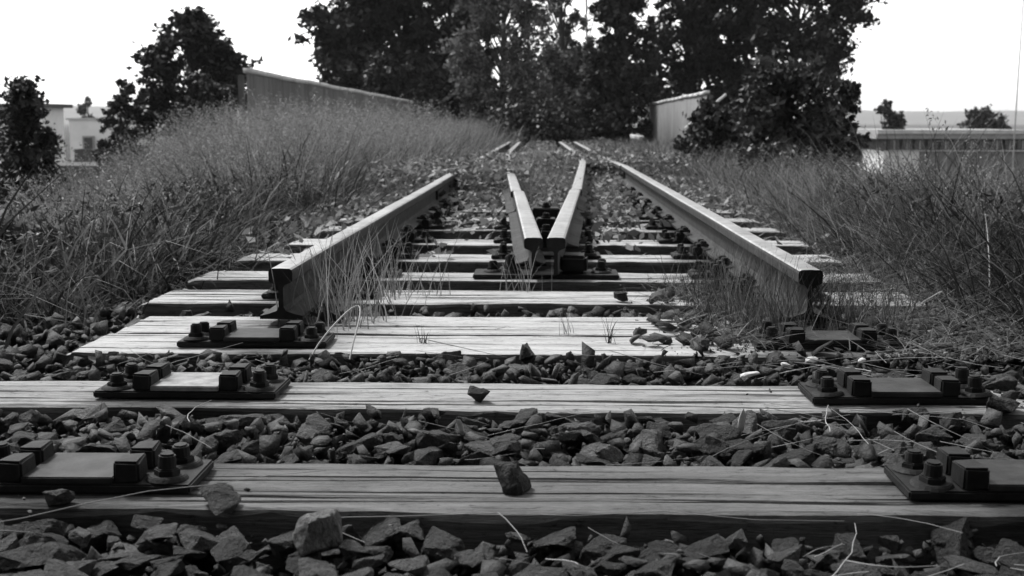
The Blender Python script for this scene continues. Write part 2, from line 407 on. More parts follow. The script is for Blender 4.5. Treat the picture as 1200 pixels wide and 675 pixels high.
W_S = wood('creosoted_shaded_timber', 0.05, 0.15)  # creosote-dark sides; the shade on them is also put into this colour
W_A = wood('weathered_timber_dim', 0.10, 0.18)
W_B = wood('weathered_timber', 0.21, 0.40)
W_C = wood('bleached_timber', 0.33, 0.56)
W_D = wood('bleached_timber_grey', 0.28, 0.50)
SL = [  # y front, y back, x0, x1, z top, material, cracks, label
    (1.850, 2.110, -1.33, 1.30, 0.000, W_A, [(0.62, -1.3, 1.3, 0.0032, 0.022), (0.17, 0.5, 0.9, 0.0014, 0.005), (0.84, -0.75, -0.35, 0.003, 0.01)],
     'broad weathered timber sleeper at the front, with a dark triangular stone on it'),
    (2.530, 2.790, -1.36, 1.36, 0.000, W_B, [(0.30, -1.3, -0.5, 0.0020, 0.010), (0.58, -0.1, 1.35, 0.0040, 0.022), (0.74, -0.9, -0.2, 0.003, 0.014), (0.16, 0.1, 0.7, 0.002, 0.008)],
     'second timber sleeper from the front, cracked and with a small dark stone on it'),
    (3.150, 3.440, -1.27, 1.30, 0.000, W_C, [(0.52, -1.25, 1.25, 0.0026, 0.012), (0.20, -1.2, -0.4, 0.0012, 0.005)],
     'bleached timber sleeper, front one of the touching pair, carrying the bolted plates'),
    (3.443, 3.745, -1.25, 1.30, 0.003, W_C, [(0.40, -1.25, -0.2, 0.002, 0.008), (0.72, -0.1, 0.6, 0.0015, 0.006)],
     'bleached timber sleeper, rear one of the touching pair, with small weeds sprouting'),
    (4.050, 4.360, -1.36, 1.28, 0.000, W_C, [(0.45, -1.3, 1.2, 0.002, 0.010)],
     'bleached timber sleeper just behind the touching pair'),
    (4.640, 4.910, -1.38, 1.30, 0.000, W_D, [(0.5, -1.3, 1.2, 0.004, 0.02)], 'timber sleeper under the tip of the V shaped crossing'),
    (5.320, 5.580, -1.38, 1.30, 0.000, W_C, [(0.5, -1.2, 1.0, 0.004, 0.018)], 'second timber sleeper under the V shaped crossing'),
    (6.020, 6.290, -1.30, 1.32, 0.000, W_C, [(0.4, -1.2, 1.0, 0.004, 0.018)], 'third timber sleeper under the V shaped crossing'),
    (6.800, 7.070, -1.28, 1.32, 0.000, W_D, [(0.6, -1.2, 1.0, 0.005, 0.02)], 'fourth timber sleeper under the V shaped crossing'),
    (7.500, 7.770, -1.30, 1.32, 0.000, W_D, [], 'fifth timber sleeper under the V shaped crossing, half in weeds'),
    (8.250, 8.510, -1.30, 1.35, 0.000, W_D, [], 'sixth timber sleeper under the V shaped crossing, half in weeds'),
    (9.000, 9.260, -1.30, 1.35, 0.000, W_D, [], 'seventh timber sleeper under the V shaped crossing, half in weeds'),
    (9.750, 10.01, -1.30, 1.35, 0.000, W_D, [], 'eighth timber sleeper under the V shaped crossing, deep in weeds'),
    (10.50, 10.76, -1.30, 1.35, 0.000, W_D, [], 'ninth timber sleeper under the V shaped crossing, deep in weeds'),
]
for i, (y0, y1, x0, x1, zt, mt, cr, lab) in enumerate(SL):
    me = sleeper_mesh('sleeper', x1 - x0, y1 - y0, 11 + i, cr, nx=220 if i < 5 else (90 if i < 9 else 40))
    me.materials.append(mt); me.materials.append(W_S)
    o = link('timber_sleeper', me, None, None, ((x0 + x1) / 2, (y0 + y1) / 2, zt), (0, 0, R(random.uniform(-0.25, 0.25) if i > 1 else (0.25, -0.15)[i])))
    tag(o, lab, 'railway sleeper', 'timber sleepers across the track bed')

# ------------------------------------------------------------------ rails
PROF = [(-0.0625, 0), (0.0625, 0), (0.0625, 0.010), (0.040, 0.015), (0.014, 0.024), (0.0075, 0.036), (0.007, 0.092), (0.013, 0.101),
        (0.030, 0.108), (0.0345, 0.112), (0.0350, 0.137), (0.0325, 0.1445), (0.026, 0.1482), (0, 0.149),
        (-0.026, 0.1482), (-0.0325, 0.1445), (-0.0350, 0.137), (-0.0345, 0.112), (-0.030, 0.108), (-0.013, 0.101), (-0.007, 0.092),
        (-0.0075, 0.036), (-0.014, 0.024), (-0.040, 0.015), (-0.0625, 0.010)]
RAIL_Z = 0.030
def rail(path, label, foot_from=None, step=0.25, seed=1, cat='rail', group='steel rails of the old track'):
    """path [(y, x)] polyline; z = foot level"""
    py = np.array([p[0] for p in path]); px = np.array([p[1] for p in path])
    yy = list(np.arange(py[0], py[-1], step)) + [py[-1]]
    if foot_from: yy = sorted(set([y for y in yy if abs(y - foot_from) > 0.03] + [foot_from - 0.004, foot_from + 0.004]))
    yy = np.array(yy)
    # smooth the polyline a little
    fine = np.linspace(py[0], py[-1], 400); fx = np.interp(fine, py, px)
    if len(path) > 2:
        k = 41; fxp = np.pad(fx, k // 2, mode='reflect', reflect_type='odd'); fx = np.convolve(fxp, np.ones(k) / k, 'valid')
    xx = np.interp(yy, fine, fx); tx = np.gradient(xx, yy)
    n = len(PROF); V = []
    for y, x, t in zip(yy, xx, tx):
        nrm = math.hypot(1, t); ax, ay = 1 / nrm, -t / nrm
        for (u, z) in PROF:
            if foot_from and y < foot_from and z < 0.034: u = math.copysign(min(abs(u), 0.0075), u); z = max(z, 0.012)
            jz = 0.0006 * math.sin(y * 3.1 + seed) if z > 0.1 else 0
            V.append((x + ax * u - px[0], y + ay * u - py[0], z + jz))
    F = []; MI = []
    for i in range(len(yy) - 1):
        for j in range(n):
            F.append((i * n + j, i * n + (j + 1) % n, (i + 1) * n + (j + 1) % n, (i + 1) * n + j)); MI.append(1 if 11 <= j <= 14 else 0)
    F.append(tuple(reversed(range(n)))); MI.append(2); F.append(tuple((len(yy) - 1) * n + j for j in range(n))); MI.append(2)
    me = bpy.data.meshes.new('rail'); me.from_pydata(V, [], F); me.update()
    for m in (M['rail_side'], M['rail_top'], M['rust_dark']): me.materials.append(m)
    me.polygons.foreach_set('material_index', MI)
    bm = bmesh.new(); bm.from_mesh(me); bmesh.ops.recalc_face_normals(bm, faces=bm.faces[:]); bm.to_mesh(me); bm.free()
    o = link('rail', me, None, None, (px[0], py[0], RAIL_Z)); tag(o, label, cat, group)
    return o
XL, XR = -0.769, 0.758
rail([(3.52, XL), (8.72, XL)], 'long steel rail with a cut end on the left, worn bright on top', seed=1)
rail([(8.735, XL - 0.008), (13, XL), (26, XL)], 'steel rail running on beyond the joint at the left grass edge', seed=2)
rail([(3.52, XR), (12.0, XR)], 'long steel rail with a cut end on the right, worn bright on top', seed=3)
rail([(12.015, XR - 0.01), (16, 0.68), (26, 0.60)], 'steel rail running on beyond the far joint of the right rail', seed=4)
rail([(4.49, -0.0455), (7.55, -0.168)], 'left steel arm of the V shaped crossing, nearer piece', foot_from=4.86, seed=5)
rail([(7.56, -0.182), (10.4, -0.300), (13.5, -0.43), (17, -0.52), (26, -0.56)], 'left steel arm of the V shaped crossing, farther piece', seed=6)
rail([(4.49, 0.0365), (7.75, 0.182)], 'right steel arm of the V shaped crossing, nearer piece', foot_from=5.55, seed=7)
rail([(7.76, 0.190), (13.4, 0.40), (17, 0.40), (26, 0.29)], 'right steel arm of the V shaped crossing, farther piece', seed=8)

# ------------------------------------------------------------------ bolted base plates
def me_box(s, bevel, name, wob=0.0, seed=0):
    bm = bmesh.new(); add_box(bm, (0, 0, 0), s, 0, bevel)
    rr = random.Random(seed)
    for v in bm.verts: v.co += Vector((rr.uniform(-wob, wob), rr.uniform(-wob, wob), rr.uniform(-wob, wob)))
    return bmm(name, bm)
PL_L, PL_W = 0.40, 0.155
ME_PLATE = me_box((PL_L, PL_W, 0.016), 0.003, 'plate')
ME_SEAT = me_box((0.150, PL_W - 0.004, 0.012), 0.002, 'rail_seat')
ME_RIB = me_box((0.040, 0.060, 0.036), 0.0032, 'rib', 0.0015, 3)
bm = bmesh.new(); add_cyl(bm, (0, 0, 0.019), 0.0160, 0.038, 14, 0.0140, bevel=0.003); add_cyl(bm, (0, 0, 0.010), 0.0210, 0.014, 6, bevel=0.002)
ME_BOLT = bmm('bolt', bm)
bm = bmesh.new(); add_cyl(bm, (0, 0, 0.003), 0.036, 0.007, 20, 0.030, bevel=0.0015); ME_WASH = bmm('washer', bm)
bm = bmesh.new(); add_box(bm, (0, 0, 0), (0.055, 0.050, 0.014), 0, 0.003); add_box(bm, (0.004, 0, 0.012), (0.030, 0.036, 0.012), 0, 0.004); ME_CLIP = bmm('clip', bm)
for me in (ME_PLATE, ME_RIB, ME_BOLT, ME_WASH, ME_CLIP): me.materials.append(M['rust_dark'] if me is not ME_CLIP else M['rust'])
ME_SEATS = {}
for kk in ('seat', 'seat_pale', 'seat_dark'): ME_SEATS[kk] = ME_SEAT.copy(); ME_SEATS[kk].materials.append(M[kk])
def plate(x, y, z, label, rz=0, near=True, seed=0, group='bolted iron base plates on the sleepers', wide=1.0, seat='seat'):
    rr = random.Random(seed)
    t = empty('base_plate', (x, y, z), (0, 0, rz)); tag(t, label, 'base plate', group)
    link('plate', ME_PLATE, None, t, (0, 0, 0.009), scale=(wide, 1, 1))
    link('rail_seat', ME_SEATS[seat], None, t, (0, 0, 0.0225))
    for sx in (-1, 1):
        for sy in (-1, 1):
            link('rib', ME_RIB, None, t, (sx * 0.094, sy * 0.041, 0.0345), (0, 0, R(rr.uniform(-4, 4))))
            b = link('bolt', ME_BOLT, None, t, (sx * 0.158 * wide + rr.uniform(-.004, .004), sy * 0.043, 0.017), (R(rr.uniform(-4, 4)), R(rr.uniform(-4, 4)), rr.random() * 3))
            b.scale = (1, 1, rr.uniform(0.85, 1.15))
            link('washer', ME_WASH, None, b, (0, 0, 0.0005))
            if not near: link('clip', ME_CLIP, None, t, (sx * 0.072, sy * 0.041, 0.062))
    return t
plate(XL - 0.005, 1.985, 0.002, 'iron base plate with worn centre at the left of the front sleeper', R(0.6), seed=1)
plate(XR + 0.02, 1.985, 0.002, 'dark iron base plate at the right of the front sleeper', R(-0.4), seed=2, seat='seat_dark')
plate(XL - 0.015, 2.675, 0.002, 'iron base plate at the left of the second sleeper, pale worn centre', R(-0.5), seed=3, seat='seat_pale')
plate(XR + 0.01, 2.660, 0.002, 'iron base plate at the right of the second sleeper', R(0.5), seed=4)
plate(XL - 0.015, 3.285, 0.002, 'iron base plate before the cut end of the left rail', R(0.4), seed=5)
plate(XR + 0.0, 3.290, 0.002, 'iron base plate before the cut end of the right rail', R(-0.7), seed=6, seat='seat_dark')
ORD = ['first', 'second', 'third', 'fourth', 'fifth', 'sixth', 'seventh', 'eighth', 'ninth', 'tenth', 'eleventh']
for k, i in enumerate(range(4, 13)):
    yc = (SL[i][0] + SL[i][1]) / 2
    plate(XL, yc, 0.001, 'rusty plate clamping the left rail, %s sleeper back from its cut end' % ORD[k], near=False, seed=20 + i, group='rail plates under the long rails')
    plate(XR, yc, 0.001, 'rusty plate clamping the right rail, %s sleeper back from its cut end' % ORD[k], near=False, seed=40 + i, group='rail plates under the long rails')
# crossing chair under the tip of the V
t = empty('crossing_chair', (0.0, 4.775, 0.001)); tag(t, 'dark iron chair with bolts and block under the tip of the V', 'crossing chair')
link('plate', me_box((0.56, 0.20, 0.016), 0.003, 'plate'), M['rust_dark'], t, (0.0, 0, 0.009))
link('block', me_box((0.105, 0.12, 0.07), 0.012, 'block', 0.003, 4), M['rust_dark'], t, (0.108, -0.01, 0.053), (0, 0, R(-3)))
for bx, by, s in ((-0.135, -0.03, 1.9), (-0.205, 0.01, 1.1), (0.215, -0.02, 1.15), (0.22, 0.05, 1.2), (-0.145, 0.07, 1.5)):
    b = link('bolt', ME_BOLT, None, t, (bx, by, 0.018), (R(random.uniform(-5, 5)), 0, random.random() * 3), (1.15, 1.15, s))
    link('washer', ME_WASH, None, b, (0, 0, 0.0005))
for k, (i, half) in enumerate(((6, 0.24), (7, 0.26), (8, 0.29))):
    yc = (SL[i][0] + SL[i][1]) / 2
    t = empty('crossing_chair', (0.0, yc, 0.001)); tag(t, 'dark iron chair tying both arms of the V, %s behind its tip' % ORD[k], 'crossing chair')
    link('plate', me_box((half * 2, 0.17, 0.016), 0.003, 'plate'), M['rust_dark'], t, (0, 0, 0.009))
    link('spacer', me_box((0.05 + 0.05 * k, 0.14, 0.07), 0.006, 'spacer', 0.002, k), M['rust_dark'], t, (0, 0, 0.085))
    link('tie_bolt', ME_BOLT, None, t, (0, -0.02, 0.118), (0, 0, 0.4), (1.2, 1.2, 0.8))
    for bx in (-half + 0.05, half - 0.05):
        for by in (-0.05, 0.05):
            b = link('bolt', ME_BOLT, None, t, (bx, by, 0.018), (0, 0, bx), (1, 1, 1.2)); link('washer', ME_WASH, None, b, (0, 0, 0.0005))
# fishplate joint beside the right arm and left rail joints
def fishplate(x, y, rz, label):
    t = empty('fishplate', (x, y, RAIL_Z), (0, 0, rz)); tag(t, label, 'fishplate')
    for s in (-1, 1):
        link('bar', me_box((0.016, 0.46, 0.062), 0.004, 'bar'), M['rust'], t, (s * 0.018, 0, 0.064))
        for q in (-0.16, -0.06, 0.06, 0.16): link('bolt', ME_BOLT, None, t, (s * 0.026, q, 0.064), (0, R(90 * s), 0), (0.8, 0.8, 0.6))
fishplate(XL - 0.003, 8.727, 0, 'bolted fishplate joining the left rail to its next length')
fishplate(XR, 12.007, 0, 'bolted fishplate joining the right rail to its next length')

# ------------------------------------------------------------------ ballast stones
def stone_mesh(seed, detail=True):
    rr = random.Random(seed); bm = bmesh.new()
    n = rr.randint(9, 14) if detail else rr.randint(7, 10)
    for k in range(n):
        d = Vector((rr.gauss(0, 1), rr.gauss(0, 1), rr.gauss(0, 1))).normalized()
        d = Vector([math.copysign(abs(q) ** 0.72, q) for q in d])
        bm.verts.new(d * rr.uniform(0.78, 1.05))
    r = bmesh.ops.convex_hull(bm, input=bm.verts[:])
    bmesh.ops.delete(bm, geom=[v for v in bm.verts if not v.link_faces], context='VERTS')
    bmesh.ops.dissolve_limit(bm, angle_limit=R(14), verts=bm.verts[:], edges=bm.edges[:])
    if detail: bmesh.ops.bevel(bm, geom=bm.edges[:], offset=0.055, segments=1, affect='EDGES', clamp_overlap=True)
    s = (rr.uniform(1.0, 1.3), rr.uniform(0.60, 0.95), rr.uniform(0.26, 0.58))
    for v in bm.verts: v.co = Vector((v.co.x * s[0], v.co.y * s[1], v.co.z * s[2]))
    bmesh.ops.triangulate(bm, faces=bm.faces[:])
    if detail:
        bmesh.ops.subdivide_edges(bm, edges=[e for e in bm.edges if e.calc_length() > 0.22], cuts=2, use_grid_fill=True)
        bmesh.ops.subdivide_edges(bm, edges=[e for e in bm.edges if e.calc_length() > 0.20], cuts=1, use_grid_fill=True)
        bmesh.ops.triangulate(bm, faces=bm.faces[:]); bm.normal_update(); off = Vector((seed * 1.7, seed * 0.9, 0))
        mv = [(v, v.normal * (0.045 * MN.noise(v.co * 2.6 + off) + 0.040 * MN.noise(v.co * 8 + off))) for v in bm.verts]
        for v, d in mv: v.co += d
    return bmm('ballast_stone', bm)
STONES = [stone_mesh(100 + k) for k in range(22)]
SHAPE = []
for me in STONES:
    co = np.array([v.co for v in me.vertices]); ext = np.ptp(co, axis=0)
    SHAPE.append('flat' if ext[2] / ext[0] < 0.52 else ('chunky' if ext[1] / ext[0] > 0.80 else 'long'))
STONE_SETS = {}
for tone in ('mid', 'black', 'light'):
    STONE_SETS[tone] = []
    for me in STONES:
        m2 = me.copy(); m2.materials.append(M['stone_' + tone]); STONE_SETS[tone].append(m2)
ROUGH = [stone_mesh(300 + k, False) for k in range(14)]
ROUGH_NP = []
for me in ROUGH:
    V = np.zeros(len(me.vertices) * 3); me.vertices.foreach_get('co', V)
    F = np.array([list(p.vertices) for p in me.polygons]); ROUGH_NP.append((V.reshape(-1, 3), F))

def inside_sleeper(x, y, r):
    for (y0, y1, x0, x1, *_) in SL:
        if y0 - r < y < y1 + r and x0 - r < x < x1 + r: return True
    return False
def rot_np(rng):
    q = rng.normal(size=4); q /= np.linalg.norm(q); a, b, c, d = q
    return np.array([[1 - 2 * (c * c + d * d), 2 * (b * c - a * d), 2 * (b * d + a * c)], [2 * (b * c + a * d), 1 - 2 * (b * b + d * d), 2 * (c * d - a * b)], [2 * (b * d - a * c), 2 * (c * d + a * b), 1 - 2 * (b * b + c * c)]])
def tilt_np(rng, m=0.5):
    a = rng.normal() * m; b = rng.normal() * m; c = rng.rand() * 6.283
    rx = np.array([[1, 0, 0], [0, math.cos(a), -math.sin(a)], [0, math.sin(a), math.cos(a)]])
    ry = np.array([[math.cos(b), 0, math.sin(b)], [0, 1, 0], [-math.sin(b), 0, math.cos(b)]])
    rz = np.array([[math.cos(c), -math.sin(c), 0], [math.sin(c), math.cos(c), 0], [0, 0, 1]])
    return rz @ ry @ rx

# stones laid in the bays between the sleepers, on the shoulders and over the buried ends
hero, bed = [], []
rng = np.random.RandomState(21)
def bay(y0, y1, x0, x1, n, rlo, rhi, ztop, m=0.02):
    pts = []
    for _ in range(n * 6):
        if len(pts) >= n: break
        r = rlo + (rhi - rlo) * rng.rand() ** 1.8
        x = rng.uniform(x0, x1); y = rng.uniform(y0 + m, y1 - m)
        if any((x - a) ** 2 + (y - b) ** 2 < (0.74 * (r + c)) ** 2 for a, b, c in pts): continue
        pts.append((x, y, r))
    return [(x, y, ztop - r * 0.42 + rng.normal() * 0.008, r) for x, y, r in pts]
top_layer = []
for (y0, y1, x0, x1, n, rlo, rhi, zt, where) in [
        (1.42, 1.840, -1.0, -0.1, 150, 0.022, 0.056, -0.016, 'before the first sleeper'),
        (1.42, 1.842, -0.1, 0.95, 170, 0.020, 0.052, -0.020, 'before the first sleeper'),
        (2.115, 2.525, -1.30, 1.30, 330, 0.021, 0.052, 0.000, 'in the first bay'),
        (2.795, 3.145, -1.45, 1.50, 360, 0.017, 0.044, 0.002, 'in the second bay'),
        (3.75, 4.045, -1.0, 1.4, 130, 0.017, 0.042, -0.016, 'behind the touching pair')]:
    for s in bay(y0, y1, x0, x1, n, rlo, rhi, zt): top_layer.append((*s, where))
# heaps that spill over the timbers (left end of the front sleeper, right ends of the pair and beyond)
for (cx, cy, sx, sy, n, z0, rlo, rhi, where) in [
        (1.10, 3.10, 0.22, 0.12, 40, 0.010, 0.016, 0.040, 'in the second bay'),
        (1.12, 3.62, 0.12, 0.16, 40, 0.010, 0.014, 0.036, 'on the pair ends'),
        (-0.80, 1.83, 0.34, 0.07, 34, 0.014, 0.022, 0.050, 'against the front sleeper'),
        (-1.20, 2.1, 0.12, 0.2, 20, 0.012, 0.02, 0.045, 'against the front sleeper'),
        (0.50, 3.46, 0.13, 0.22, 60, 0.014, 0.018, 0.046, 'over the touching pair'),
        (0.55, 3.95, 0.12, 0.20, 40, 0.012, 0.018, 0.048, 'over the touching pair'),
        (1.08, 2.62, 0.14, 0.13, 30, 0.010, 0.02, 0.045, 'on the second sleeper'),
        (0.95, 1.83, 0.2, 0.07, 26, 0.012, 0.02, 0.045, 'against the front sleeper')]:
    pts = []
    for _ in range(n * 5):
        if len(pts) >= n: break
        r = rng.uniform(rlo, rhi); x = rng.normal(cx, sx); y = rng.normal(cy, sy)
        if abs(x - cx) > 2 * sx or abs(y - cy) > 2 * sy: continue
        if any((x - a) ** 2 + (y - b) ** 2 < (0.75 * (r + c)) ** 2 for a, b, c in pts): continue
        if min(abs(x - XL), abs(x - XR)) < 0.235 and any(abs(y - q) < 0.11 for q in (1.985, 2.67, 3.288)): continue
        if where == 'against the front sleeper' and y > 1.868: continue
        pts.append((x, y, r)); on = inside_sleeper(x, y, 0)
        top_layer.append((x, y, (z0 if on else -0.03), r, where))
# the ones that show largest are objects, the rest join the bed
def px_size(s): return s[3] / s[1] if abs(s[0]) < s[1] * 0.47 and s[1] > 1.5 else 0
top_layer.sort(key=px_size, reverse=True)
from collections import defaultdict
heroes = top_layer[:285]; bed += [t[:4] for t in top_layer[285:]]
labelled = defaultdict(list)
for (x, y, z, r, where) in heroes:
    q = rng.rand(); q = q * (0.85 if y < 1.85 else 1.0); tone = 'black' if q < 0.42 else ('mid' if q < 0.82 else 'light'); si = rng.randint(len(STONES))
    o = link('ballast_stone', STONE_SETS[tone][si], None, None, (x, y, z), tuple(Matrix(tilt_np(rng, 0.22).tolist()).to_euler()), (r * 1.12,) * 3)
    size = 'big' if r > 0.042 else ('middling' if r > 0.030 else 'small')
    u = x / y; side = 'far left' if u < -0.26 else 'left' if u < -0.09 else 'central' if u < 0.09 else 'right' if u < 0.26 else 'far right'
    labelled[(size, {'black': 'dark', 'mid': 'grey', 'light': 'pale'}[tone], SHAPE[si], side, where)].append(o)
PLACE = {'far left': 'at far left', 'left': 'left of centre', 'central': 'in the centre', 'right': 'right of centre', 'far right': 'at far right'}
for (size, tone, shp, side, where), os_ in labelled.items():
    os_.sort(key=lambda o: o.location.x / o.location.y)
    words = [''] if len(os_) == 1 else [w + ' from left of the ' for w in ('first', 'second', 'third', 'fourth', 'fifth', 'sixth', 'seventh', 'eighth', 'ninth', 'tenth', 'eleventh', 'twelfth', 'thirteenth')][:len(os_) - 1] + ['rightmost of the ']
    for o, w in zip(os_, words):
        tag(o, w + size + ' ' + tone + ' ' + shp + (' stone ' if len(os_) == 1 else ' stones ') + where + ' ' + PLACE[side], 'stone', 'ballast stones ' + where)
# lower layer and everything further off
def fill(n, xr, yr, rlo, rhi, zt, keep=None):
    for _ in range(n):
        x = rng.uniform(*xr); y = rng.uniform(*yr); r = rlo + (rhi - rlo) * rng.rand() ** 2
        if inside_sleeper(x, y, -0.01): continue
        if keep and not keep(x, y): continue
        bed.append((x, y, zt + rng.normal() * 0.012, r))
fill(1600, (-1.2, 1.2), (1.25, 1.85), 0.014, 0.036, -0.070)
fill(4600, (-1.6, 1.6), (2.11, 3.16), 0.014, 0.036, -0.052)
fill(1400, (-1.7, 1.7), (3.2, 4.3), 0.015, 0.042, -0.052)
fill(2600, (-1.7, 1.7), (4.3, 8.0), 0.015, 0.042, -0.082)
fill(1600, (-2.1, -1.25), (2.0, 5.0), 0.014, 0.045, -0.085)
fill(1600, (1.25, 2.1), (2.0, 5.0), 0.014, 0.045, -0.085)
fill(900, (-1.5, 1.5), (8.0, 13.0), 0.02, 0.045, -0.06)
# fines and chips between the stones
for (n, y0, y1, zt) in ((900, 1.4, 1.84, -0.045), (1300, 2.11, 2.53, -0.026), (1500, 2.79, 3.15, -0.022)):
    for _ in range(n): bed.append((rng.uniform(-1.5, 1.5), rng.uniform(y0, y1), zt + rng.normal() * 0.010, 0.004 + 0.012 * rng.rand() ** 2))
for _ in range(1500): bed.append((rng.normal(1.14, 0.13), rng.uniform(3.05, 3.85), 0.004 + 0.006 * rng.rand(), 0.006 + 0.016 * rng.rand() ** 2))
# grit and crumbs lying on the timbers, thickest at the right
for (n, cx, cy, sx, sy) in ((420, 0.52, 3.55, 0.10, 0.35), (900, 1.15, 3.45, 0.17, 0.42), (0, 0, 0, 1, 1), (160, 0.95, 4.3, 0.3, 0.3), (60, -1.05, 2.0, 0.2, 0.1), (90, 1.1, 2.6, 0.2, 0.1)):
    for _ in range(n):
        bed.append((rng.normal(cx, sx), rng.normal(cy, sy), 0.003, 0.0025 + 0.009 * rng.rand() ** 3))
Vs, Fs, o = [], [], 0
for (x, y, z, r) in bed:
    V, F = ROUGH_NP[rng.randint(len(ROUGH_NP))]
    Vs.append(V @ tilt_np(rng, 0.6).T * (r * 1.1) + np.array([x, y, z])); Fs.append(F + o); o += len(V)
tag(link('ballast_gravel', npmesh('ballast_gravel', np.concatenate(Vs), np.concatenate(Fs)), M['stone_bed']),
    'dark broken ballast gravel filling the bays between the sleepers', 'gravel', kind='stuff')
# the stones one can point to
def special(x, y, z, r, seed, mat, label, rot=(0, 0, 0), sc=(1, 1, 1)):
    o = link('stone', stone_mesh(seed), mat, None, (x, y, z), tuple(R(q) for q in rot), (r * sc[0], r * sc[1], r * sc[2]))
    tag(o, label, 'stone')
special(-0.055, 1.955, 0.020, 0.036, 904, M['stone_dark'], 'single dark triangular stone sitting on the front sleeper', (5, 25, 10), (1.0, 1.0, 1.9))
special(-0.145, 2.60, 0.020, 0.026, 906, M['stone_dark'], 'small dark rounded stone alone on the second sleeper', (0, 10, 20), (0.95, 1.1, 2.2))
special(-0.045, 3.14, 0.006, 0.036, 911, M['stone_dark'], 'dark stone propped against the front edge of the touching pair', (0, 10, 80), (1, 1, 2.0))
special(0.295, 3.27, 0.020, 0.040, 915, M['stone_dark'], 'flat dark stone on the touching pair beside the spilled ballast', (0, 0, 10), (1, 1, 0.9))
special(-0.325, 1.715, 0.006, 0.042, 921, M['stone_pale'], 'large pale rounded stone in front of the front sleeper', (0, 0, 30), (1, 1.1, 2.0))
special(0.085, 1.60, -0.022, 0.030, 925, M['stone_pale'], 'pale angular stone low in the front ballast, right of centre', (10, 10, 60), (1, 1, 1))
special(0.255, 4.10, 0.020, 0.034, 931, M['stone_dark'], 'dark stone lying on the sleeper behind the touching pair', (0, 0, 0), (1, 1, 1))

# ------------------------------------------------------------------ straw, scraps
def straw(x, y, z, L, yaw, pitch, curve, label, group, rad=0.0016, seed=0):
    k = np.linspace(0, 1, 7); rg = np.random.RandomState(seed)
    pts = np.stack([L * (k - 0.5), curve * L * np.sin(k * np.pi) + 0.01 * L * rg.normal(size=7), L * (k - 0.5) * math.sin(pitch)], -1)
    V, F = tube_arrays(pts, rad * (1 - 0.5 * k), 5)
    o = link('straw', npmesh('straw', V, F, True), M['straw'], None, (x, y, z), (0, 0, yaw)); tag(o, label, 'straw', group); return o
rg = random.Random(5); straw_sets = defaultdict(list)
def straws(n, yr, xr, zc, where, yaws, lr, seed0):
    for k in range(n):
        y = rg.uniform(*yr); x = rg.uniform(*(xr if k % 2 else (xr[0] * 0.3 + xr[1] * 0.7, xr[1]))); L = rg.uniform(*lr); cv = rg.gauss(0, 0.09)
        yaw = rg.uniform(-yaws, yaws) if k % 3 else rg.uniform(0, 3.1)
        o = straw(x, y, zc + rg.uniform(-0.012, 0.018), L, yaw, rg.uniform(-0.4, 0.4), cv, None, None, rg.uniform(0.0005, 0.0013), seed0 + k)
        u = x / y
        key = ('long' if L > sum(lr) / 2 else 'short', 'bowed' if abs(cv) > 0.07 else 'straight', 'crossways' if 0.8 < abs(yaw) < 2.3 else 'lengthways',
               'at left' if u < -0.12 else 'at the middle' if u < 0.12 else 'right of centre' if u < 0.3 else 'at far right', where)
        straw_sets[key].append(o)
straws(38, (1.46, 1.80), (-0.8, 0.85), -0.012, 'before the first sleeper', 1.2, (0.04, 0.16), 0)
straws(40, (2.13, 2.50), (-1.0, 1.05), 0.012, 'in the first bay', 0.6, (0.05, 0.22), 50)
straws(40, (2.82, 3.12), (-1.1, 1.25), 0.012, 'in the second bay', 0.7, (0.05, 0.24), 90)
for (ln, bw, cw, sd_, where), os_ in straw_sets.items():
    os_.sort(key=lambda o: o.location.x / o.location.y)
    words = [''] if len(os_) == 1 else [w + ' from left of the ' for w in ('first', 'second', 'third', 'fourth', 'fifth', 'sixth', 'seventh', 'eighth', 'ninth', 'tenth', 'eleventh', 'twelfth', 'thirteenth')][:len(os_) - 1] + ['rightmost of the ']
    for o, w in zip(os_, words): tag(o, w + ln + ' ' + bw + (' straw ' if len(os_) == 1 else ' straws ') + cw + ' ' + where + ' ' + sd_, 'straw', 'dry straws ' + where)
straw(-0.60, 1.80, 0.030, 0.55, 0.42, 0.05, 0.06, 'long thin dry stem crossing the front edge of the front sleeper', None, 0.0010, 301)
straw(0.05, 1.80, 0.004, 0.80, 0.03, 0.0, 0.03, 'very long thin stem lying along the front of the front sleeper', None, 0.0009, 302)
def chip(name, x, y, z, s, rot, label, cat):
    bm = bmesh.new(); bmesh.ops.create_icosphere(bm, subdivisions=2, radius=1)
    rr = random.Random(int(x * 1000))
    for v in bm.verts: v.co = Vector((v.co.x * s[0], v.co.y * s[1], v.co.z * s[2])) * rr.uniform(0.85, 1.12)
    o = link(name, bmm(name, bm), M['scrap'], None, (x, y, z), tuple(R(q) for q in rot)); tag(o, label, cat)
chip('paper_scrap', -0.165, 2.33, 0.012, (0.006, 0.003, 0.020), (15, -12, 0), 'small white scrap standing upright between first and second sleepers', 'scrap')
chip('paper_scrap', 0.385, 2.37, 0.015, (0.008, 0.004, 0.028), (8, 4, 10), 'upright white scrap in the first bay toward the right plates', 'scrap')
chip('paper_scrap', 0.475, 2.83, 0.016, (0.026, 0.009, 0.006), (0, -8, 12), 'long white scrap just behind the second sleeper', 'scrap')
chip('paper_scrap', 0.66, 3.02, 0.014, (0.020, 0.012, 0.009), (10, 0, 30), 'biggest white scrap in the second bay before the right plate', 'scrap')
chip('paper_scrap', 0.585, 2.97, 0.012, (0.012, 0.009, 0.006), (0, 12, -20), 'small white scrap left of the biggest one in the second bay', 'scrap')
chip('paper_scrap', 0.785, 3.03, 0.012, (0.012, 0.008, 0.006), (0, -14, 40), 'white scrap nearest the right rail plate in the second bay', 'scrap')

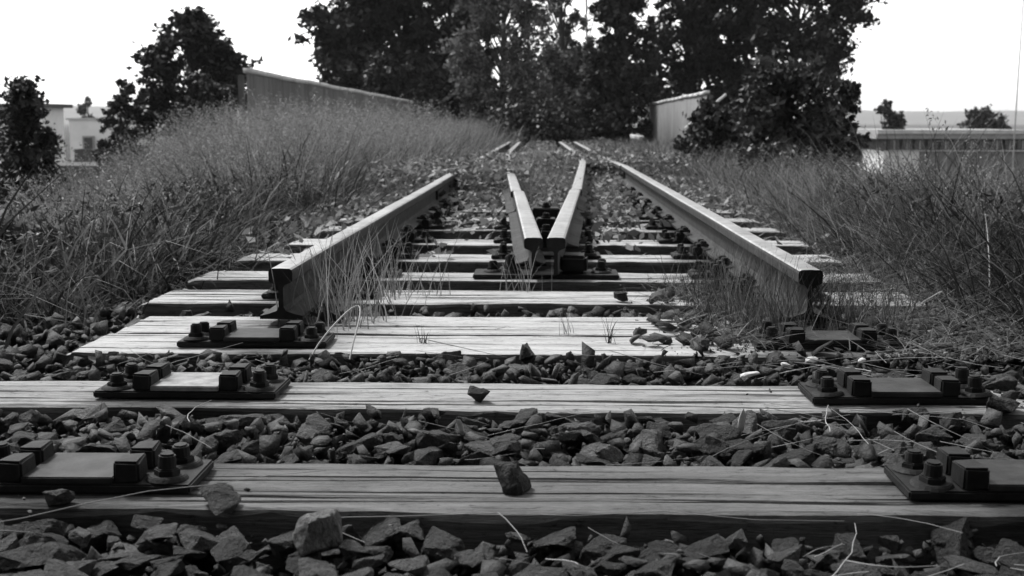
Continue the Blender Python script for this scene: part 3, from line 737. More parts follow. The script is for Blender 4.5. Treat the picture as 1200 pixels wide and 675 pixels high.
# ------------------------------------------------------------------ grass banks, weeds
rng = np.random.RandomState(33)
def scatter(n, xr, yr, edge):
    x = rng.uniform(xr[0], xr[1], n); y = rng.uniform(yr[0], yr[1], n); k = edge(x, y)
    x, y = x[k], y[k]; return np.stack([x, y, gz(x, y) - 0.01], -1)
def clumpy(P, f, seed, thr):
    v = np.sin(P[:, 0] * f + seed) * np.sin(P[:, 1] * f * 0.8 + seed * 2.1) + 0.6 * np.sin(P[:, 0] * f * 2.3 + P[:, 1] * f * 1.7 + seed)
    return v > thr * 1.2 - 0.9 * rng.rand(len(P))
le = lambda x, y: x < -1.60 - 0.12 * np.sin(y * 2.1) - 0.10 * np.sin(y * 5.3) + 0.25 * sstep(8, 14, y) - 0.5 * sstep(4.4, 3.2, y)
re_ = lambda x, y: x > 1.62 + 0.15 * np.sin(y * 1.7) + 0.12 * np.sin(y * 4.1) - 0.3 * sstep(9, 14, y) - 0.35 * sstep(4.6, 3.6, y)
def bank(name, side, label, parts):
    arr = []
    for (n, xr, yr, h, w, bend, clump, edge) in parts:
        P = scatter(n, xr, yr, edge)
        if clump is not None: P = P[clumpy(P, 2.6, 1.3 * side, clump)]
        hh = h * (0.55 + 0.65 * rng.rand(len(P))) * (0.85 + 0.25 * np.sin(P[:, 0] * 3.1 + P[:, 1] * 1.9))
        V, F, _ = blades(P, hh, w * (0.6 + 0.8 * rng.rand(len(P))), rng, bend=bend, seg=3)
        arr.append((V, F))
    return arr
def stuff(name, arr, mat, label, cat): tag(link(name, npmesh(name, *join(arr)), mat), label, cat, kind='stuff')
def tussocks(n, xr, yr, edge, per, sig, h, w, bend, hvar=0.5):
    Cn = scatter(n, xr, yr, edge); m = len(Cn); cnt = rng.randint(int(per * 0.5), int(per * 1.6), m); idx = np.repeat(np.arange(m), cnt)
    sc = (0.6 + 0.8 * rng.rand(m))[idx]; o = rng.normal(size=(len(idx), 2)) * (sig * sc)[:, None]
    P = Cn[idx].copy(); P[:, :2] += o; k = np.ones(len(P), bool)
    yaw = np.arctan2(o[:, 1], o[:, 0]) + rng.normal(size=len(P)) * 0.5 + (0.5 * rng.normal(size=m))[idx]
    hh = h * sc * (1 - hvar * rng.rand(len(P)))
    return blades(P, hh, w * (0.5 + rng.rand(len(P))), rng, bend=bend * (0.6 + 0.7 * rng.rand(len(P))), seg=4, lean=0.5, yaw=yaw)[:2]
G = {'lush_grass': M['grass_dark'], 'grass_bank': M['grass'], 'dry_grass': M['grass_dry']}
for (nm, lab, parts) in [
    ('lush_grass', 'dark arching blades low in the left bank', [(360, (-3.6, -1.3), (3.2, 9.0), le, 46, 0.10, 0.50, 0.010, 1.5), (220, (-4.5, -1.3), (9, 16), le, 40, 0.16, 0.60, 0.014, 1.3)]),
    ('grass_bank', 'tall unmown grass in tussocks along the left side of the track', [(80, (-3.8, -1.3), (3.3, 9.0), le, 36, 0.10, 0.52, 0.008, 1.4), (620, (-5.2, -1.2), (9, 18), le, 46, 0.16, 0.62, 0.012, 1.2), (520, (-6, -1.1), (18, 36), le, 40, 0.28, 0.66, 0.018, 1.0)]),
    ('dry_grass', 'pale dry blades and stems among the left grass', [(70, (-3.4, -1.4), (3.4, 9.0), le, 9, 0.12, 0.58, 0.013, 1.7), (300, (-5.0, -1.2), (9, 18), le, 22, 0.2, 0.74, 0.015, 1.4), (260, (-6, -1.1), (18, 36), le, 26, 0.3, 0.70, 0.016, 0.9)])]:
    stuff(nm, [tussocks(*p) for p in parts], G[nm], lab, 'grass')
P = np.concatenate([scatter(260, (-3.4, -1.6), (4.2, 9), le), scatter(4600, (-5.0, -1.3), (8.5, 18), le), scatter(4600, (-6, -1.2), (18, 34), le)])
hh = np.where(P[:, 1] < 9.2, 0.60, np.where(P[:, 1] < 18, 0.98, 0.86)) * (0.6 + 0.5 * rng.rand(len(P)))
stuff('seeding_grass', [seedheads(P, hh, rng, grains=14, gs=0.019, hl=0.24, w=0.0055, bend=0.6)], M['grass_dry'], 'pale feathery seed heads standing above the left grass', 'grass')
far_r = lambda x, y: re_(x, y) & (x > 1.62)
for (nm, lab, parts) in [
    ('lush_grass', 'dark tangled blades low in the right bank', [(330, (1.25, 3.4), (3.2, 8.5), re_, 54, 0.10, 0.46, 0.0075, 1.6), (190, (1.72, 2.8), (4.0, 6.5), far_r, 54, 0.12, 0.64, 0.0085, 1.8)]),
    ('grass_bank', 'tangled grass in tussocks along the right side of the track', [(120, (1.3, 2.0), (4.6, 8.5), re_, 60, 0.10, 0.46, 0.0055, 1.4), (60, (1.8, 3.4), (3.5, 8.5), re_, 36, 0.10, 0.50, 0.007, 1.4), (110, (2.2, 3.5), (5.6, 9.0), re_, 44, 0.13, 0.82, 0.009, 1.3), (420, (1.1, 4.2), (8.5, 16), re_, 46, 0.15, 0.46, 0.011, 1.3), (260, (1.0, 5.0), (16, 34), re_, 36, 0.28, 0.36, 0.014, 1.1)]),
    ('dry_grass', 'pale dry blades and stems among the right grass', [(40, (1.4, 3.2), (3.5, 8.5), re_, 10, 0.13, 0.60, 0.010, 1.7), (70, (1.5, 2.1), (4.8, 8.5), re_, 50, 0.10, 0.46, 0.005, 1.4), (260, (1.2, 4.2), (8.5, 16), re_, 34, 0.16, 0.50, 0.008, 1.3), (140, (1, 5), (16, 34), re_, 20, 0.3, 0.40, 0.014, 0.9)])]:
    stuff(nm, [tussocks(*p) for p in parts], G[nm], lab, 'grass')
P = np.concatenate([scatter(260, (1.7, 3.0), (3.9, 7.5), re_), scatter(900, (1.4, 4.2), (7.5, 18), re_)])
hh = np.where(P[:, 1] < 7.5, 0.70, np.where(P[:, 1] < 14, 0.52, 0.34)) * (0.6 + 0.5 * rng.rand(len(P)))
stuff('seeding_grass', [seedheads(P, hh, rng, grains=12, gs=0.013, hl=0.16, w=0.004, bend=0.7)], M['grass_dry'], 'thin seeding stalks standing in the right grass', 'grass')
# dead grass lying matted over the right sleeper ends
P = np.stack([rng.normal(1.15, 0.17, 2600), rng.uniform(3.02, 5.2, 2600), np.full(2600, 0.004) + 0.03 * rng.rand(2600)], -1)
P2 = np.stack([rng.normal(0.52, 0.10, 700), rng.uniform(3.1, 4.4, 700), np.full(700, 0.01) + 0.03 * rng.rand(700)], -1)
V, F, _ = blades(np.concatenate([P, P2]), 0.16 * (0.4 + rng.rand(3300)), 0.0035, rng, bend=0.5, lean=1.0)
Q = V.reshape(3300, 8, 3); Q[:, :, 2] = Q[:, :1, 2] + (Q[:, :, 2] - Q[:, :1, 2]) * 0.22
stuff('thatch', [(Q.reshape(-1, 3), F)], M['grass'], 'dead grass lying matted over the right sleeper ends', 'dead grass')
# broad leaved undergrowth in both banks
P = np.concatenate([scatter(9000, (-3.6, -1.55), (3.6, 9), le), scatter(8000, (1.6, 3.4), (3.6, 9), re_)]); P = P[clumpy(P, 1.9, 0.7, 0.25)]
P[:, 2] += rng.rand(len(P)) * 0.40
stuff('undergrowth', [leaf_quads(P, 0.045 * (0.5 + 0.9 * rng.rand(len(P))), rng, flat=0.4, aspect=0.32)], M['grass_dark'], 'broad leaved undergrowth among the grass of both banks', 'undergrowth')
# short weeds and leaf litter in the far part of the track
rails_x = lambda y: (np.full_like(y, XL), np.full_like(y, XR), np.interp(y, [4.5, 10.4, 17, 26], [-0.05, -0.30, -0.52, -0.56]), np.interp(y, [4.5, 13.4, 17, 26], [0.043, 0.40, 0.40, 0.29]))
def off_rails(P, m):
    k = np.ones(len(P), bool)
    for rx in rails_x(P[:, 1]): k &= np.abs(P[:, 0] - rx) > m
    return k
over = lambda P: ((P[:, 0] < -0.15) & (P[:, 1] > 9.7)) | ((P[:, 0] < 0.55) & (P[:, 1] > 13.3)) | ((P[:, 0] > 0.5) & (P[:, 1] > 12.9))
cover = lambda x, y: rng.rand(len(x)) < 0.06 + 0.94 * sstep(6.2, 8.6, y + 0.9 * np.sin(x * 4 + 1) - 0.5 * (np.abs(x) > 0.9))
P = scatter(26000, (-1.5, 1.5), (5.4, 17), cover); P = P[~((np.abs(P[:, 0]) < 0.25) & (P[:, 1] > 14.8))]; P = P[off_rails(P, 0.075) | over(P)]
top = 0.13 + over(P) * np.where((P[:, 1] < 11.5) | ((P[:, 0] > 0.0) & (P[:, 1] < 14.8)), 0.20, 0.13)
P[:, 2] += 0.06 + top * rng.rand(len(P)) ** 0.6
V1 = leaf_quads(P, 0.055 * (0.5 + rng.rand(len(P))), rng, flat=0.6)
P = scatter(9000, (-1.9, 1.9), (15, 42), lambda x, y: ~((np.abs(x) < 0.28) & (y < 16.7))); P = P[off_rails(P, 0.06)]; P[:, 2] += 0.05 + 0.16 * rng.rand(len(P))
V1b = leaf_quads(P, 0.07 * (0.5 + rng.rand(len(P))), rng, flat=0.6)
P = scatter(15000, (-1.5, 1.5), (6.2, 17), cover); P = P[~((np.abs(P[:, 0]) < 0.25) & (P[:, 1] > 14.5))]; P = P[off_rails(P, 0.07) | over(P)]
hh = (0.16 + 0.10 * over(P) + 0.10 * (np.abs(P[:, 0] - 0.0) < 0.22) * sstep(6.5, 8, P[:, 1])) * (0.5 + rng.rand(len(P)))
V2 = blades(P, hh, 0.008, rng, bend=0.9)[:2]
stuff('weeds', [V1, V1b, V2], M['weed'], 'low leafy weeds overgrowing the far part of the track', 'weeds')
P = scatter(420, (-1.3, 0.6), (8.5, 16), lambda x, y: x < 0.34); 
stuff('seeding_grass', [seedheads(P, 0.5 * (0.5 + 0.5 * rng.rand(len(P))), rng, grains=9, gs=0.012, hl=0.12, w=0.003)], M['grass_dry'], 'few thin seeding stalks between the rails far down the track', 'grass')
P = scatter(5200, (-1.45, 1.45), (3.8, 11), lambda x, y: rng.rand(len(x)) < 0.12 + 0.5 * sstep(4.5, 8, y))
P[:, 2] += 0.055
on = np.array([inside_sleeper(a, b, 0) for a, b, _ in P]); P = P[~on]; P[:, 2] += 0.03 * rng.rand(len(P))
stuff('leaf_litter', [leaf_quads(P, 0.045 * (0.5 + rng.rand(len(P))), rng, flat=1.5, fold=0.3)], M['litter'], 'dry leaves scattered in the bays between the rails', 'leaf litter')

def tuft(name, x, y, z, n, spread, h, w, mat, label, bend=0.45, seed=0, heads=0, cat='grass tuft', group=None, flat=1.0):
    rg = np.random.RandomState(seed); P = np.stack([rg.normal(0, spread, n), rg.normal(0, spread * flat, n), np.zeros(n)], -1)
    V, F, _ = blades(P, h * (0.35 + 0.75 * rg.rand(n)), w, rg, bend=bend, seg=4)
    parts = [(V, F)]
    if heads: parts.append(seedheads(P[:heads], h * 1.15, rg, grains=8, gs=0.008, hl=0.1, w=0.002))
    o = link(name, npmesh(name, *join(parts)), mat, None, (x, y, z)); tag(o, label, cat, group)
tuft('grass_tuft', -0.615, 3.66, -0.05, 150, 0.080, 0.38, 0.0038, M['grass_dry'], 'dry grass tuft growing inside the cut end of the left rail', seed=1, flat=1.3)
tuft('grass_tuft', -0.50, 4.25, -0.05, 70, 0.07, 0.32, 0.0038, M['grass_dry'], 'dry grass tuft inside the left rail, just behind the first tuft', seed=31, flat=1.3)
tuft('grass_tuft', 0.66, 3.62, -0.04, 620, 0.10, 0.25, 0.0028, M['grass'], 'thick fine grass tuft inside the cut end of the right rail', seed=2, flat=1.4)
tuft('grass_tuft', 0.60, 4.15, -0.04, 300, 0.10, 0.24, 0.0028, M['grass'], 'fine grass tuft inside the right rail, behind the thick tuft', seed=32, flat=1.4)
tuft('grass_tuft', 0.93, 3.62, -0.05, 260, 0.08, 0.24, 0.0028, M['grass'], 'fine grass tuft outside the cut end of the right rail', seed=3, flat=1.3)
tuft('grass_tuft', -0.09, 4.42, -0.03, 26, 0.05, 0.20, 0.003, M['grass_dry'], 'sparse grass stems before the tip of the V', seed=4)
tuft('grass_sprig', 0.175, 3.32, 0.0, 16, 0.006, 0.085, 0.0016, M['grass_dark'], 'small dark sprig growing from the crack of the touching pair, right of centre', seed=5, bend=0.6, cat='sprig')
tuft('grass_sprig', -0.335, 3.30, 0.0, 14, 0.006, 0.055, 0.0016, M['grass_dark'], 'small dark sprig growing from the crack of the touching pair, left of centre', seed=6, bend=0.6, cat='sprig')
tuft('grass_sprig', 0.06, 3.46, 0.0, 12, 0.012, 0.09, 0.0014, M['grass_dry'], 'thin pale sprig between the two touching sleepers', seed=7, cat='sprig')
tuft('grass_tuft', -1.62, 4.05, -0.12, 160, 0.10, 0.34, 0.006, M['grass'], 'arching grass tuft at the left edge of the bank beside the sleeper ends', seed=8, bend=1.2)
tuft('grass_tuft', -1.70, 4.7, -0.12, 180, 0.11, 0.40, 0.006, M['grass'], 'arching grass tuft behind the first one on the left bank', seed=9, bend=1.2)
tuft('grass_tuft', 1.52, 4.75, -0.12, 420, 0.13, 0.42, 0.0042, M['grass'], 'big arching grass tuft at the right bank by the sleeper ends', seed=10, bend=1.0)
tuft('grass_tuft', 1.70, 8.4, -0.12, 700, 0.22, 0.44, 0.0055, M['grass_dry'], 'big pale grass tuft in front of the ivy covered bush', seed=11, bend=0.9)
tuft('grass_tuft', -0.98, 2.44, -0.08, 34, 0.03, 0.11, 0.003, M['grass_dark'], 'small dark tuft in front of the left end of the second sleeper', seed=12, bend=0.7)
# bent looped dry stem by the left plate of the touching pair
k = np.linspace(0, 1, 16); pts = np.stack([-0.60 + 0.10 * k + 0.05 * np.sin(k * 3.1), 3.06 + 0.16 * np.sin(k * 3.1), 0.0 + 0.115 * np.sin(k * 3.14) ** 0.8], -1)
V, F = tube_arrays(pts, 0.0022, 6); tag(link('bent_stem', npmesh('bent_stem', V, F, True), M['straw']), 'bent pale stem looping over the plate before the left rail', 'stem')
# leafy plants
def leafy(name, x, y, h, spread, n, size, mat, label, seed, cat='plant'):
    rg = np.random.RandomState(seed); t = empty(name, (x, y, float(gz(x, y)) + 0.0)); tag(t, label, cat)
    lobes = [(rg.normal(0, spread * 0.5), rg.normal(0, spread * 0.5), h * rg.uniform(0.35, 0.85), spread * 0.6, spread * 0.6, h * 0.28) for _ in range(7)]
    link('leaves', npmesh('leaves', *cloud(lobes, n, size, rg, flat=0.6, aspect=0.6)), mat, t)
    st = [tube_arrays([(0, 0, -0.02), (l[0] * 0.5, l[1] * 0.5, l[2] * 0.5), (l[0], l[1], l[2])], [0.004, 0.003, 0.002]) for l in lobes]
    link('stem', npmesh('stem', *join(st)), M['bark'], t)
leafy('weed_plant', -0.90, 2.42, 0.10, 0.06, 40, 0.05, M['leaf_ivy'], 'low broad leafed weed in front of the second sleeper at left', 1)
leafy('bramble', 0.58, 13.4, 0.34, 0.24, 700, 0.06, M['leaf_ivy'], 'dark leafy bramble on the track beside the far rail joint', 2)
leafy('bramble', 0.95, 12.4, 0.20, 0.22, 400, 0.055, M['weed'], 'low leafy bramble outside the far rail joint', 3)
leafy('nettle_clump', 2.05, 4.3, 0.66, 0.34, 900, 0.055, M['leaf_ivy'], 'dark leafy nettle clump at the right edge beside the sleeper ends', 4)
leafy('nettle_clump', 2.35, 5.1, 0.80, 0.36, 1100, 0.055, M['leaf_ivy'], 'dark leafy nettle clump behind the first one at the right edge', 5)
leafy('nettle_clump', -2.3, 4.6, 0.46, 0.34, 700, 0.05, M['leaf_ivy'], 'dark leafy nettle clump in the left bank near the front', 6)
leafy('weed_plant', -0.72, 3.62, 0.13, 0.10, 90, 0.05, M['leaf_ivy'], 'dark leafy weed under the cut end of the left rail', 7)
leafy('weed_plant', 0.86, 3.55, 0.12, 0.12, 90, 0.045, M['leaf_ivy'], 'dark leafy weed under the cut end of the right rail', 8)
leafy('weed_plant', -0.55, 5.75, 0.14, 0.09, 50, 0.06, M['weed'], 'pale broad leafed weed inside the left rail', 9)
leafy('weed_plant', -0.42, 7.0, 0.16, 0.16, 160, 0.06, M['weed'], 'leafy weed between the left rail and the V', 10)
leafy('weed_plant', 0.50, 6.9, 0.12, 0.14, 130, 0.06, M['weed'], 'leafy weed between the right rail and the V', 11)
for k, (x, y, h, lab) in enumerate([(-0.62, 10.3, 0.30, 'weed clump burying the far end of the left rail'), (-0.30, 10.9, 0.28, 'weed clump at the far end of the left arm of the V'), (0.02, 9.6, 0.22, 'weed clump between the arms of the V'), (-0.9, 11.8, 0.32, 'weed clump at the left edge of the far track'), (0.34, 14.0, 0.26, 'weed clump at the far end of the right arm of the V')]):
    leafy('weed_plant', x, y, h, 0.26, 420, 0.055, M['weed'], lab, 40 + k)
# tall wind-bent reeds over the right bank
for k, (x, y, h, lab) in enumerate([(1.86, 5.2, 0.66, 'leftmost'), (2.06, 5.3, 0.80, 'middle one'), (2.12, 5.9, 0.92, 'rightmost')]):
    rg2 = np.random.RandomState(60 + k)
    V, F = seedheads(np.zeros((1, 3)), np.array([h + 0.25]), rg2, grains=34, gs=0.018, hl=0.22, w=0.0055, bend=0.7)
    tag(link('tall_grass_stalk', npmesh('tall_grass_stalk', V, F), M['grass_dry'], None, (x, y, float(gz(x, y)))), lab + ' of the tall grass stalks bending against the sky over the right bank', 'grass stalk', 'tall stalks on the right bank')

# ------------------------------------------------------------------ trees
def tree(name, x, y, h, rad, n, size, mat, label, seed, low=0.15, shape='round', lobes=34, lr=0.22, trunk=None, holes=0.0, cat='tree', flat=0.2, group=None):
    """trunk with limbs to leaf lobes set in an uneven envelope"""
    rg = np.random.RandomState(seed); z0 = float(gz(x, y)); t = empty(name, (x, y, z0)); tag(t, label, cat, group)
    L = []
    for k in range(lobes):
        f = low + (1 - low) * (k + rg.rand()) / lobes                # height fraction
        u = (f - low) / (1 - low)
        if shape == 'round': env = math.sqrt(max(0.05, 1 - (2 * u - 0.9) ** 2 * 0.85))
        elif shape == 'cone': env = max(0.10, 1.0 - u * 0.93)
        elif shape == 'column': env = 0.85 * min(1, 4 * (1.04 - u)) * min(1, 0.6 + u * 2)
        else: env = 1.0 - 0.45 * u
        a = rg.rand() * 6.283; q = rad * env * (0.25 + 0.75 * math.sqrt(rg.rand())) * (1 - lr)
        r = rad * lr * rg.uniform(0.7, 1.35) * (0.55 + 0.45 * env)
        L.append((q * math.cos(a), q * math.sin(a), h * f - r * 0.5, r, r, r * rg.uniform(0.65, 1.0)))
    link('crown', npmesh('crown', *cloud(L, n, size, rg, core=0.3, flat=flat)), mat, t)
    tr = trunk or h * 0.016; top = h * (0.93 if shape != 'round' else 0.8)
    k = np.linspace(0, 1, 9); pts = np.stack([0.04 * h * np.sin(k * 3 + seed) * k, 0.03 * h * np.sin(k * 2.3 + seed * 2) * k, k * top - 0.2], -1)
    parts = [tube_arrays(pts, tr * (1 - 0.85 * k) + 0.01, 8)]
    for l in L:
        zb = max(0.05 * h, l[2] - 0.18 * h * (1 if shape != 'cone' else 0.2)); bx = np.interp(zb, pts[:, 2], pts[:, 0]); by = np.interp(zb, pts[:, 2], pts[:, 1])
        mid = ((bx + l[0]) / 2, (by + l[1]) / 2, zb * 0.45 + l[2] * 0.55)
        parts.append(tube_arrays([(bx, by, zb), mid, l[:3]], [tr * 0.35, tr * 0.22, tr * 0.08], 5))
    link('trunk', npmesh('trunk', *join(parts), True), M['bark'], t)
    return t
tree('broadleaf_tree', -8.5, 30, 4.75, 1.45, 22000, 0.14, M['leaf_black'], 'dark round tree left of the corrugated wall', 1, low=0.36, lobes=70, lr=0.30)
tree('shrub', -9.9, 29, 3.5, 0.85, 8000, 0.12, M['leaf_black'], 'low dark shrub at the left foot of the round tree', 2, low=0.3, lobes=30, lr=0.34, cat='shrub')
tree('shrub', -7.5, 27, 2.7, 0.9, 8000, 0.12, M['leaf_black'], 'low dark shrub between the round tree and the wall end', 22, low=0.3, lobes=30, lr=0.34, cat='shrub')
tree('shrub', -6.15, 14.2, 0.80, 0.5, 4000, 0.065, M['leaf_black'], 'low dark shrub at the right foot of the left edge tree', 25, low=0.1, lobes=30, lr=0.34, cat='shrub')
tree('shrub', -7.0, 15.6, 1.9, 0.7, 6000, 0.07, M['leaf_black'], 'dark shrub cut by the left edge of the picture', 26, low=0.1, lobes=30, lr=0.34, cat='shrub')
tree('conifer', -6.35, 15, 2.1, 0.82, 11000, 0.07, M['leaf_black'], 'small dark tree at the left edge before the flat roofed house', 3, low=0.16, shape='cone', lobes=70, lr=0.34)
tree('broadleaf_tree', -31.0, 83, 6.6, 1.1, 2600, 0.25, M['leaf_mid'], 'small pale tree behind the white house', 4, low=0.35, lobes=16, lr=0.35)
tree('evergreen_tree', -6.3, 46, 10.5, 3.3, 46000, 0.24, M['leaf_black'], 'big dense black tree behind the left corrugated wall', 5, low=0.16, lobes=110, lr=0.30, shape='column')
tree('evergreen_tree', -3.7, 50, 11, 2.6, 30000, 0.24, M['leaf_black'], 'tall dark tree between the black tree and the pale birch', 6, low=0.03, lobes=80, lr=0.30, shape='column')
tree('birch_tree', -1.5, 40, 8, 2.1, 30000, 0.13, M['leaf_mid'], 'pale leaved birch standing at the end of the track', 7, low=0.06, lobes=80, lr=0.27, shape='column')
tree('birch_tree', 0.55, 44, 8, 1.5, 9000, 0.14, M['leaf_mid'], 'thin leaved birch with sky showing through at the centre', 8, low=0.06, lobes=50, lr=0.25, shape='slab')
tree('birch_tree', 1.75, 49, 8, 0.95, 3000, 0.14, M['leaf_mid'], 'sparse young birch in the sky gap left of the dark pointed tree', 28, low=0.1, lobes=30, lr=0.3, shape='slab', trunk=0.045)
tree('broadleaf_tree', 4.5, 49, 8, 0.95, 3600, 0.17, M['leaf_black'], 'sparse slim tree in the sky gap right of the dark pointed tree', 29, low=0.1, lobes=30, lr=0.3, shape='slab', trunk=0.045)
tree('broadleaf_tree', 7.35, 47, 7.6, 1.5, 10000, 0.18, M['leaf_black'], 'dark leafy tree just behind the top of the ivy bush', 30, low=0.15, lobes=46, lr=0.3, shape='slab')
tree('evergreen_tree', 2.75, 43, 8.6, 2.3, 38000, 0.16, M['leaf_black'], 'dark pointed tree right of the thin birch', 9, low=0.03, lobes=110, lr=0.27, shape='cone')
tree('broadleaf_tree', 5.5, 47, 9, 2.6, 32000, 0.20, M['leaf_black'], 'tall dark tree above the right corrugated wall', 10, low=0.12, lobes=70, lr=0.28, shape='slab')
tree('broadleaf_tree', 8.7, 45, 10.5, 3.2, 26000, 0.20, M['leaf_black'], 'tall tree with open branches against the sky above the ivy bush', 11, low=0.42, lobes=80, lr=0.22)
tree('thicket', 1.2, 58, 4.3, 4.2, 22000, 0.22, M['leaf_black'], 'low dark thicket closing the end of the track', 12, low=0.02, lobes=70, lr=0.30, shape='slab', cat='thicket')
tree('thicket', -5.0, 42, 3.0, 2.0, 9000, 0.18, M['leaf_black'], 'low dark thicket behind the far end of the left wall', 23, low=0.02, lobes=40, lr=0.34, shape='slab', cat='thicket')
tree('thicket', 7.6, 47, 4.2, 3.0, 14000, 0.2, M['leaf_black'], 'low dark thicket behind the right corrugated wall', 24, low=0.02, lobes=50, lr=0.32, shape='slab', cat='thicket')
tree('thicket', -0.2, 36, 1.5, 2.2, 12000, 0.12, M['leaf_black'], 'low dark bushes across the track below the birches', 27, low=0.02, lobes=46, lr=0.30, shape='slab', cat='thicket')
tree('ivy_bush', 2.72, 14.2, 1.42, 0.98, 15000, 0.075, M['leaf_ivy'], 'large ivy covered bush right of the track', 13, low=0.06, lobes=90, lr=0.30, cat='bush', flat=0.0, shape='slab')
leafy('bramble', 2.2, 12.9, 0.50, 0.36, 1100, 0.065, M['leaf_ivy'], 'leafy skirt of bramble at the left foot of the ivy bush', 12)
tree('ivy_bush', 2.0, 15.2, 1.0, 0.55, 4200, 0.07, M['leaf_ivy'], 'smaller leafy bush before the right corrugated wall', 14, low=0.05, lobes=26, lr=0.34, cat='bush', flat=0.0)
tree('ivy_bush', 3.45, 14.9, 1.50, 0.50, 6000, 0.075, M['leaf_ivy'], 'narrow leafy bush at the right flank of the ivy bush', 15, low=0.05, lobes=36, lr=0.34, cat='bush', flat=0.0, shape='slab')
tree('broadleaf_tree', 17.2, 64, 6.0, 1.5, 5000, 0.24, M['leaf_black'], 'dark tree at the left end of the long low building', 16, low=0.25, lobes=24, lr=0.36)
tree('broadleaf_tree', 26.3, 75, 5.9, 1.9, 6000, 0.26, M['leaf_black'], 'dark rounded tree behind the long low building', 17, low=0.3, lobes=24, lr=0.36)

# unseen leaf mass added behind the camera to shut out sky and darken near faces
P = np.stack([rng.uniform(-14, 14, 26000), rng.uniform(-11, -5, 26000), rng.uniform(-0.5, 9, 26000)], -1)
tag(link('sky_blocker', npmesh('sky_blocker', *leaf_quads(P, 0.5, rng, aspect=0.7)), M['leaf_black']), 'dark mass of leaves added behind the viewer to block the sky', 'sky_blocker', kind='stuff')
P = np.concatenate([scatter(5000, (-4.5, -1.5), (-3, 3.4), lambda x, y: x < -1.25 - 0.2 * sstep(0, 3, y)), scatter(5000, (1.4, 4.5), (-3, 3.4), lambda x, y: x > 1.25 + 0.2 * sstep(0, 3, y))])
tag(link('grass_bank', npmesh('grass_bank', *blades(P, 0.75 * (0.5 + 0.6 * rng.rand(len(P))), 0.016, rng, bend=0.9)[:2]), M['grass_dark']), 'tall dark grass on both banks beside the nearest sleepers', 'grass', kind='stuff')

# ------------------------------------------------------------------ corrugated walls, parapets
def corrugated_wall(name, x, y0, y1, ztop0, ztop1, label, seed, n, mat):
    rg = random.Random(seed); t = empty(name, (x, y0, 0)); tag(t, label, 'wall')
    step = (y1 - y0) / n; zb = float(gz(x, y0)) - 0.05
    for k in range(n):
        a = k * step; m = 40; yy = np.linspace(a + 0.006, a + step - 0.006, m); ph = yy * 2 * math.pi / 0.20
        off = 0.022 * np.clip(np.sin(ph) * 1.8, -1, 1) + rg.uniform(-0.006, 0.006)
        zt = ztop0 + (ztop1 - ztop0) * yy / (y1 - y0) + 0.006 * np.sin(yy * 1.3 + seed)
        V = []; 
        for dz in (0.0, 1.0):
            for th in (-0.004, 0.004):
                V.append(np.stack([off + th, yy, zb + (zt - zb) * dz], -1))
        V = np.concatenate(V); F = []
        for q in range(m - 1):
            for (r0, r1) in ((0, 2), (1, 3), (2, 3)): F.append((r0 * m + q, r0 * m + q + 1, r1 * m + q + 1, r1 * m + q))
        link('sheet', npmesh('sheet', V, np.array(F)), mat, t)
        V, F = [], []
        for q, yv in enumerate((a + 0.004, a + step / 2, a + step - 0.004)):
            zt = ztop0 + (ztop1 - ztop0) * yv / (y1 - y0) + 0.006 * math.sin(yv * 1.3 + seed) + rg.uniform(-0.004, 0.004)
            V += [(-0.05, yv, zt - 0.01), (0.05, yv, zt - 0.01), (0.05, yv, zt + 0.06), (-0.05, yv, zt + 0.06)]
        for q in range(2):
            for j in range(4): F.append((q * 4 + j, q * 4 + (j + 1) % 4, q * 4 + 4 + (j + 1) % 4, q * 4 + 4 + j))
        F += [(3, 2, 1, 0), (8, 9, 10, 11)]
        link('cap', npmesh('cap', np.array(V), np.array(F)), M['sheet_cap'], t)
    for k in range(0, n + 1, 3):
        yv = min(k * step, y1 - y0 - 0.05); zt = ztop0 + (ztop1 - ztop0) * yv / (y1 - y0)
        s = -1 if x < 0 else 1
        box('post', (s * 0.08, yv, (zb + zt) / 2 - 0.03), (0.08, 0.08, zt - zb), M['roof'], t)
    return t
corrugated_wall('corrugated_wall', -4.35, 18.0, 40.0, 1.30, 1.20, 'grey corrugated metal wall above the left grass', 1, 20, M['sheet'])
corrugated_wall('corrugated_wall', 3.6, 28.0, 45.5, 1.22, 1.16, 'grey corrugated metal wall at the right behind the bushes', 2, 16, M['sheet_dull'])
def parapet(x, y0, y1, zt, label):
    t = empty('parapet', (x, y0, 0)); tag(t, label, 'parapet')
    zb = float(gz(x, y0)) - 0.1
    box('coping', (0, (y1 - y0) / 2, zt - 0.05), (0.26, y1 - y0, 0.10), M['sheet_cap'], t)
    box('wall', (0.03 if x > 0 else -0.03, (y1 - y0) / 2, (zb + zt - 0.102) / 2), (0.14, y1 - y0 - 0.1, zt - 0.102 - zb), M['concrete'], t)
    n = int((y1 - y0) / 1.6)
    for k in range(n + 1):
        yv = 0.1 + (y1 - y0 - 0.2) * k / n
        box('pier', (-0.052 if x > 0 else 0.052, yv, (zb + zt - 0.104) / 2), (0.12, 0.20, zt - 0.106 - zb), M['concrete'], t)
parapet(3.55, 45.8, 68, 0.05, 'low concrete parapet with piers beyond the right corrugated wall')
parapet(-3.9, 40.3, 68, 0.02, 'low concrete parapet with piers beyond the left corrugated wall')
V, F = tube_arrays([(0, 0, 0), (0.45, 0.0, 0.38), (0.85, 0.0, 0.72)], 0.03, 7)
tag(link('leaning_pole', npmesh('leaning_pole', V, F, True), M['sheet_cap'], None, (2.95, 26.5, 0.45)), 'pale pole leaning in front of the right corrugated wall', 'pole')
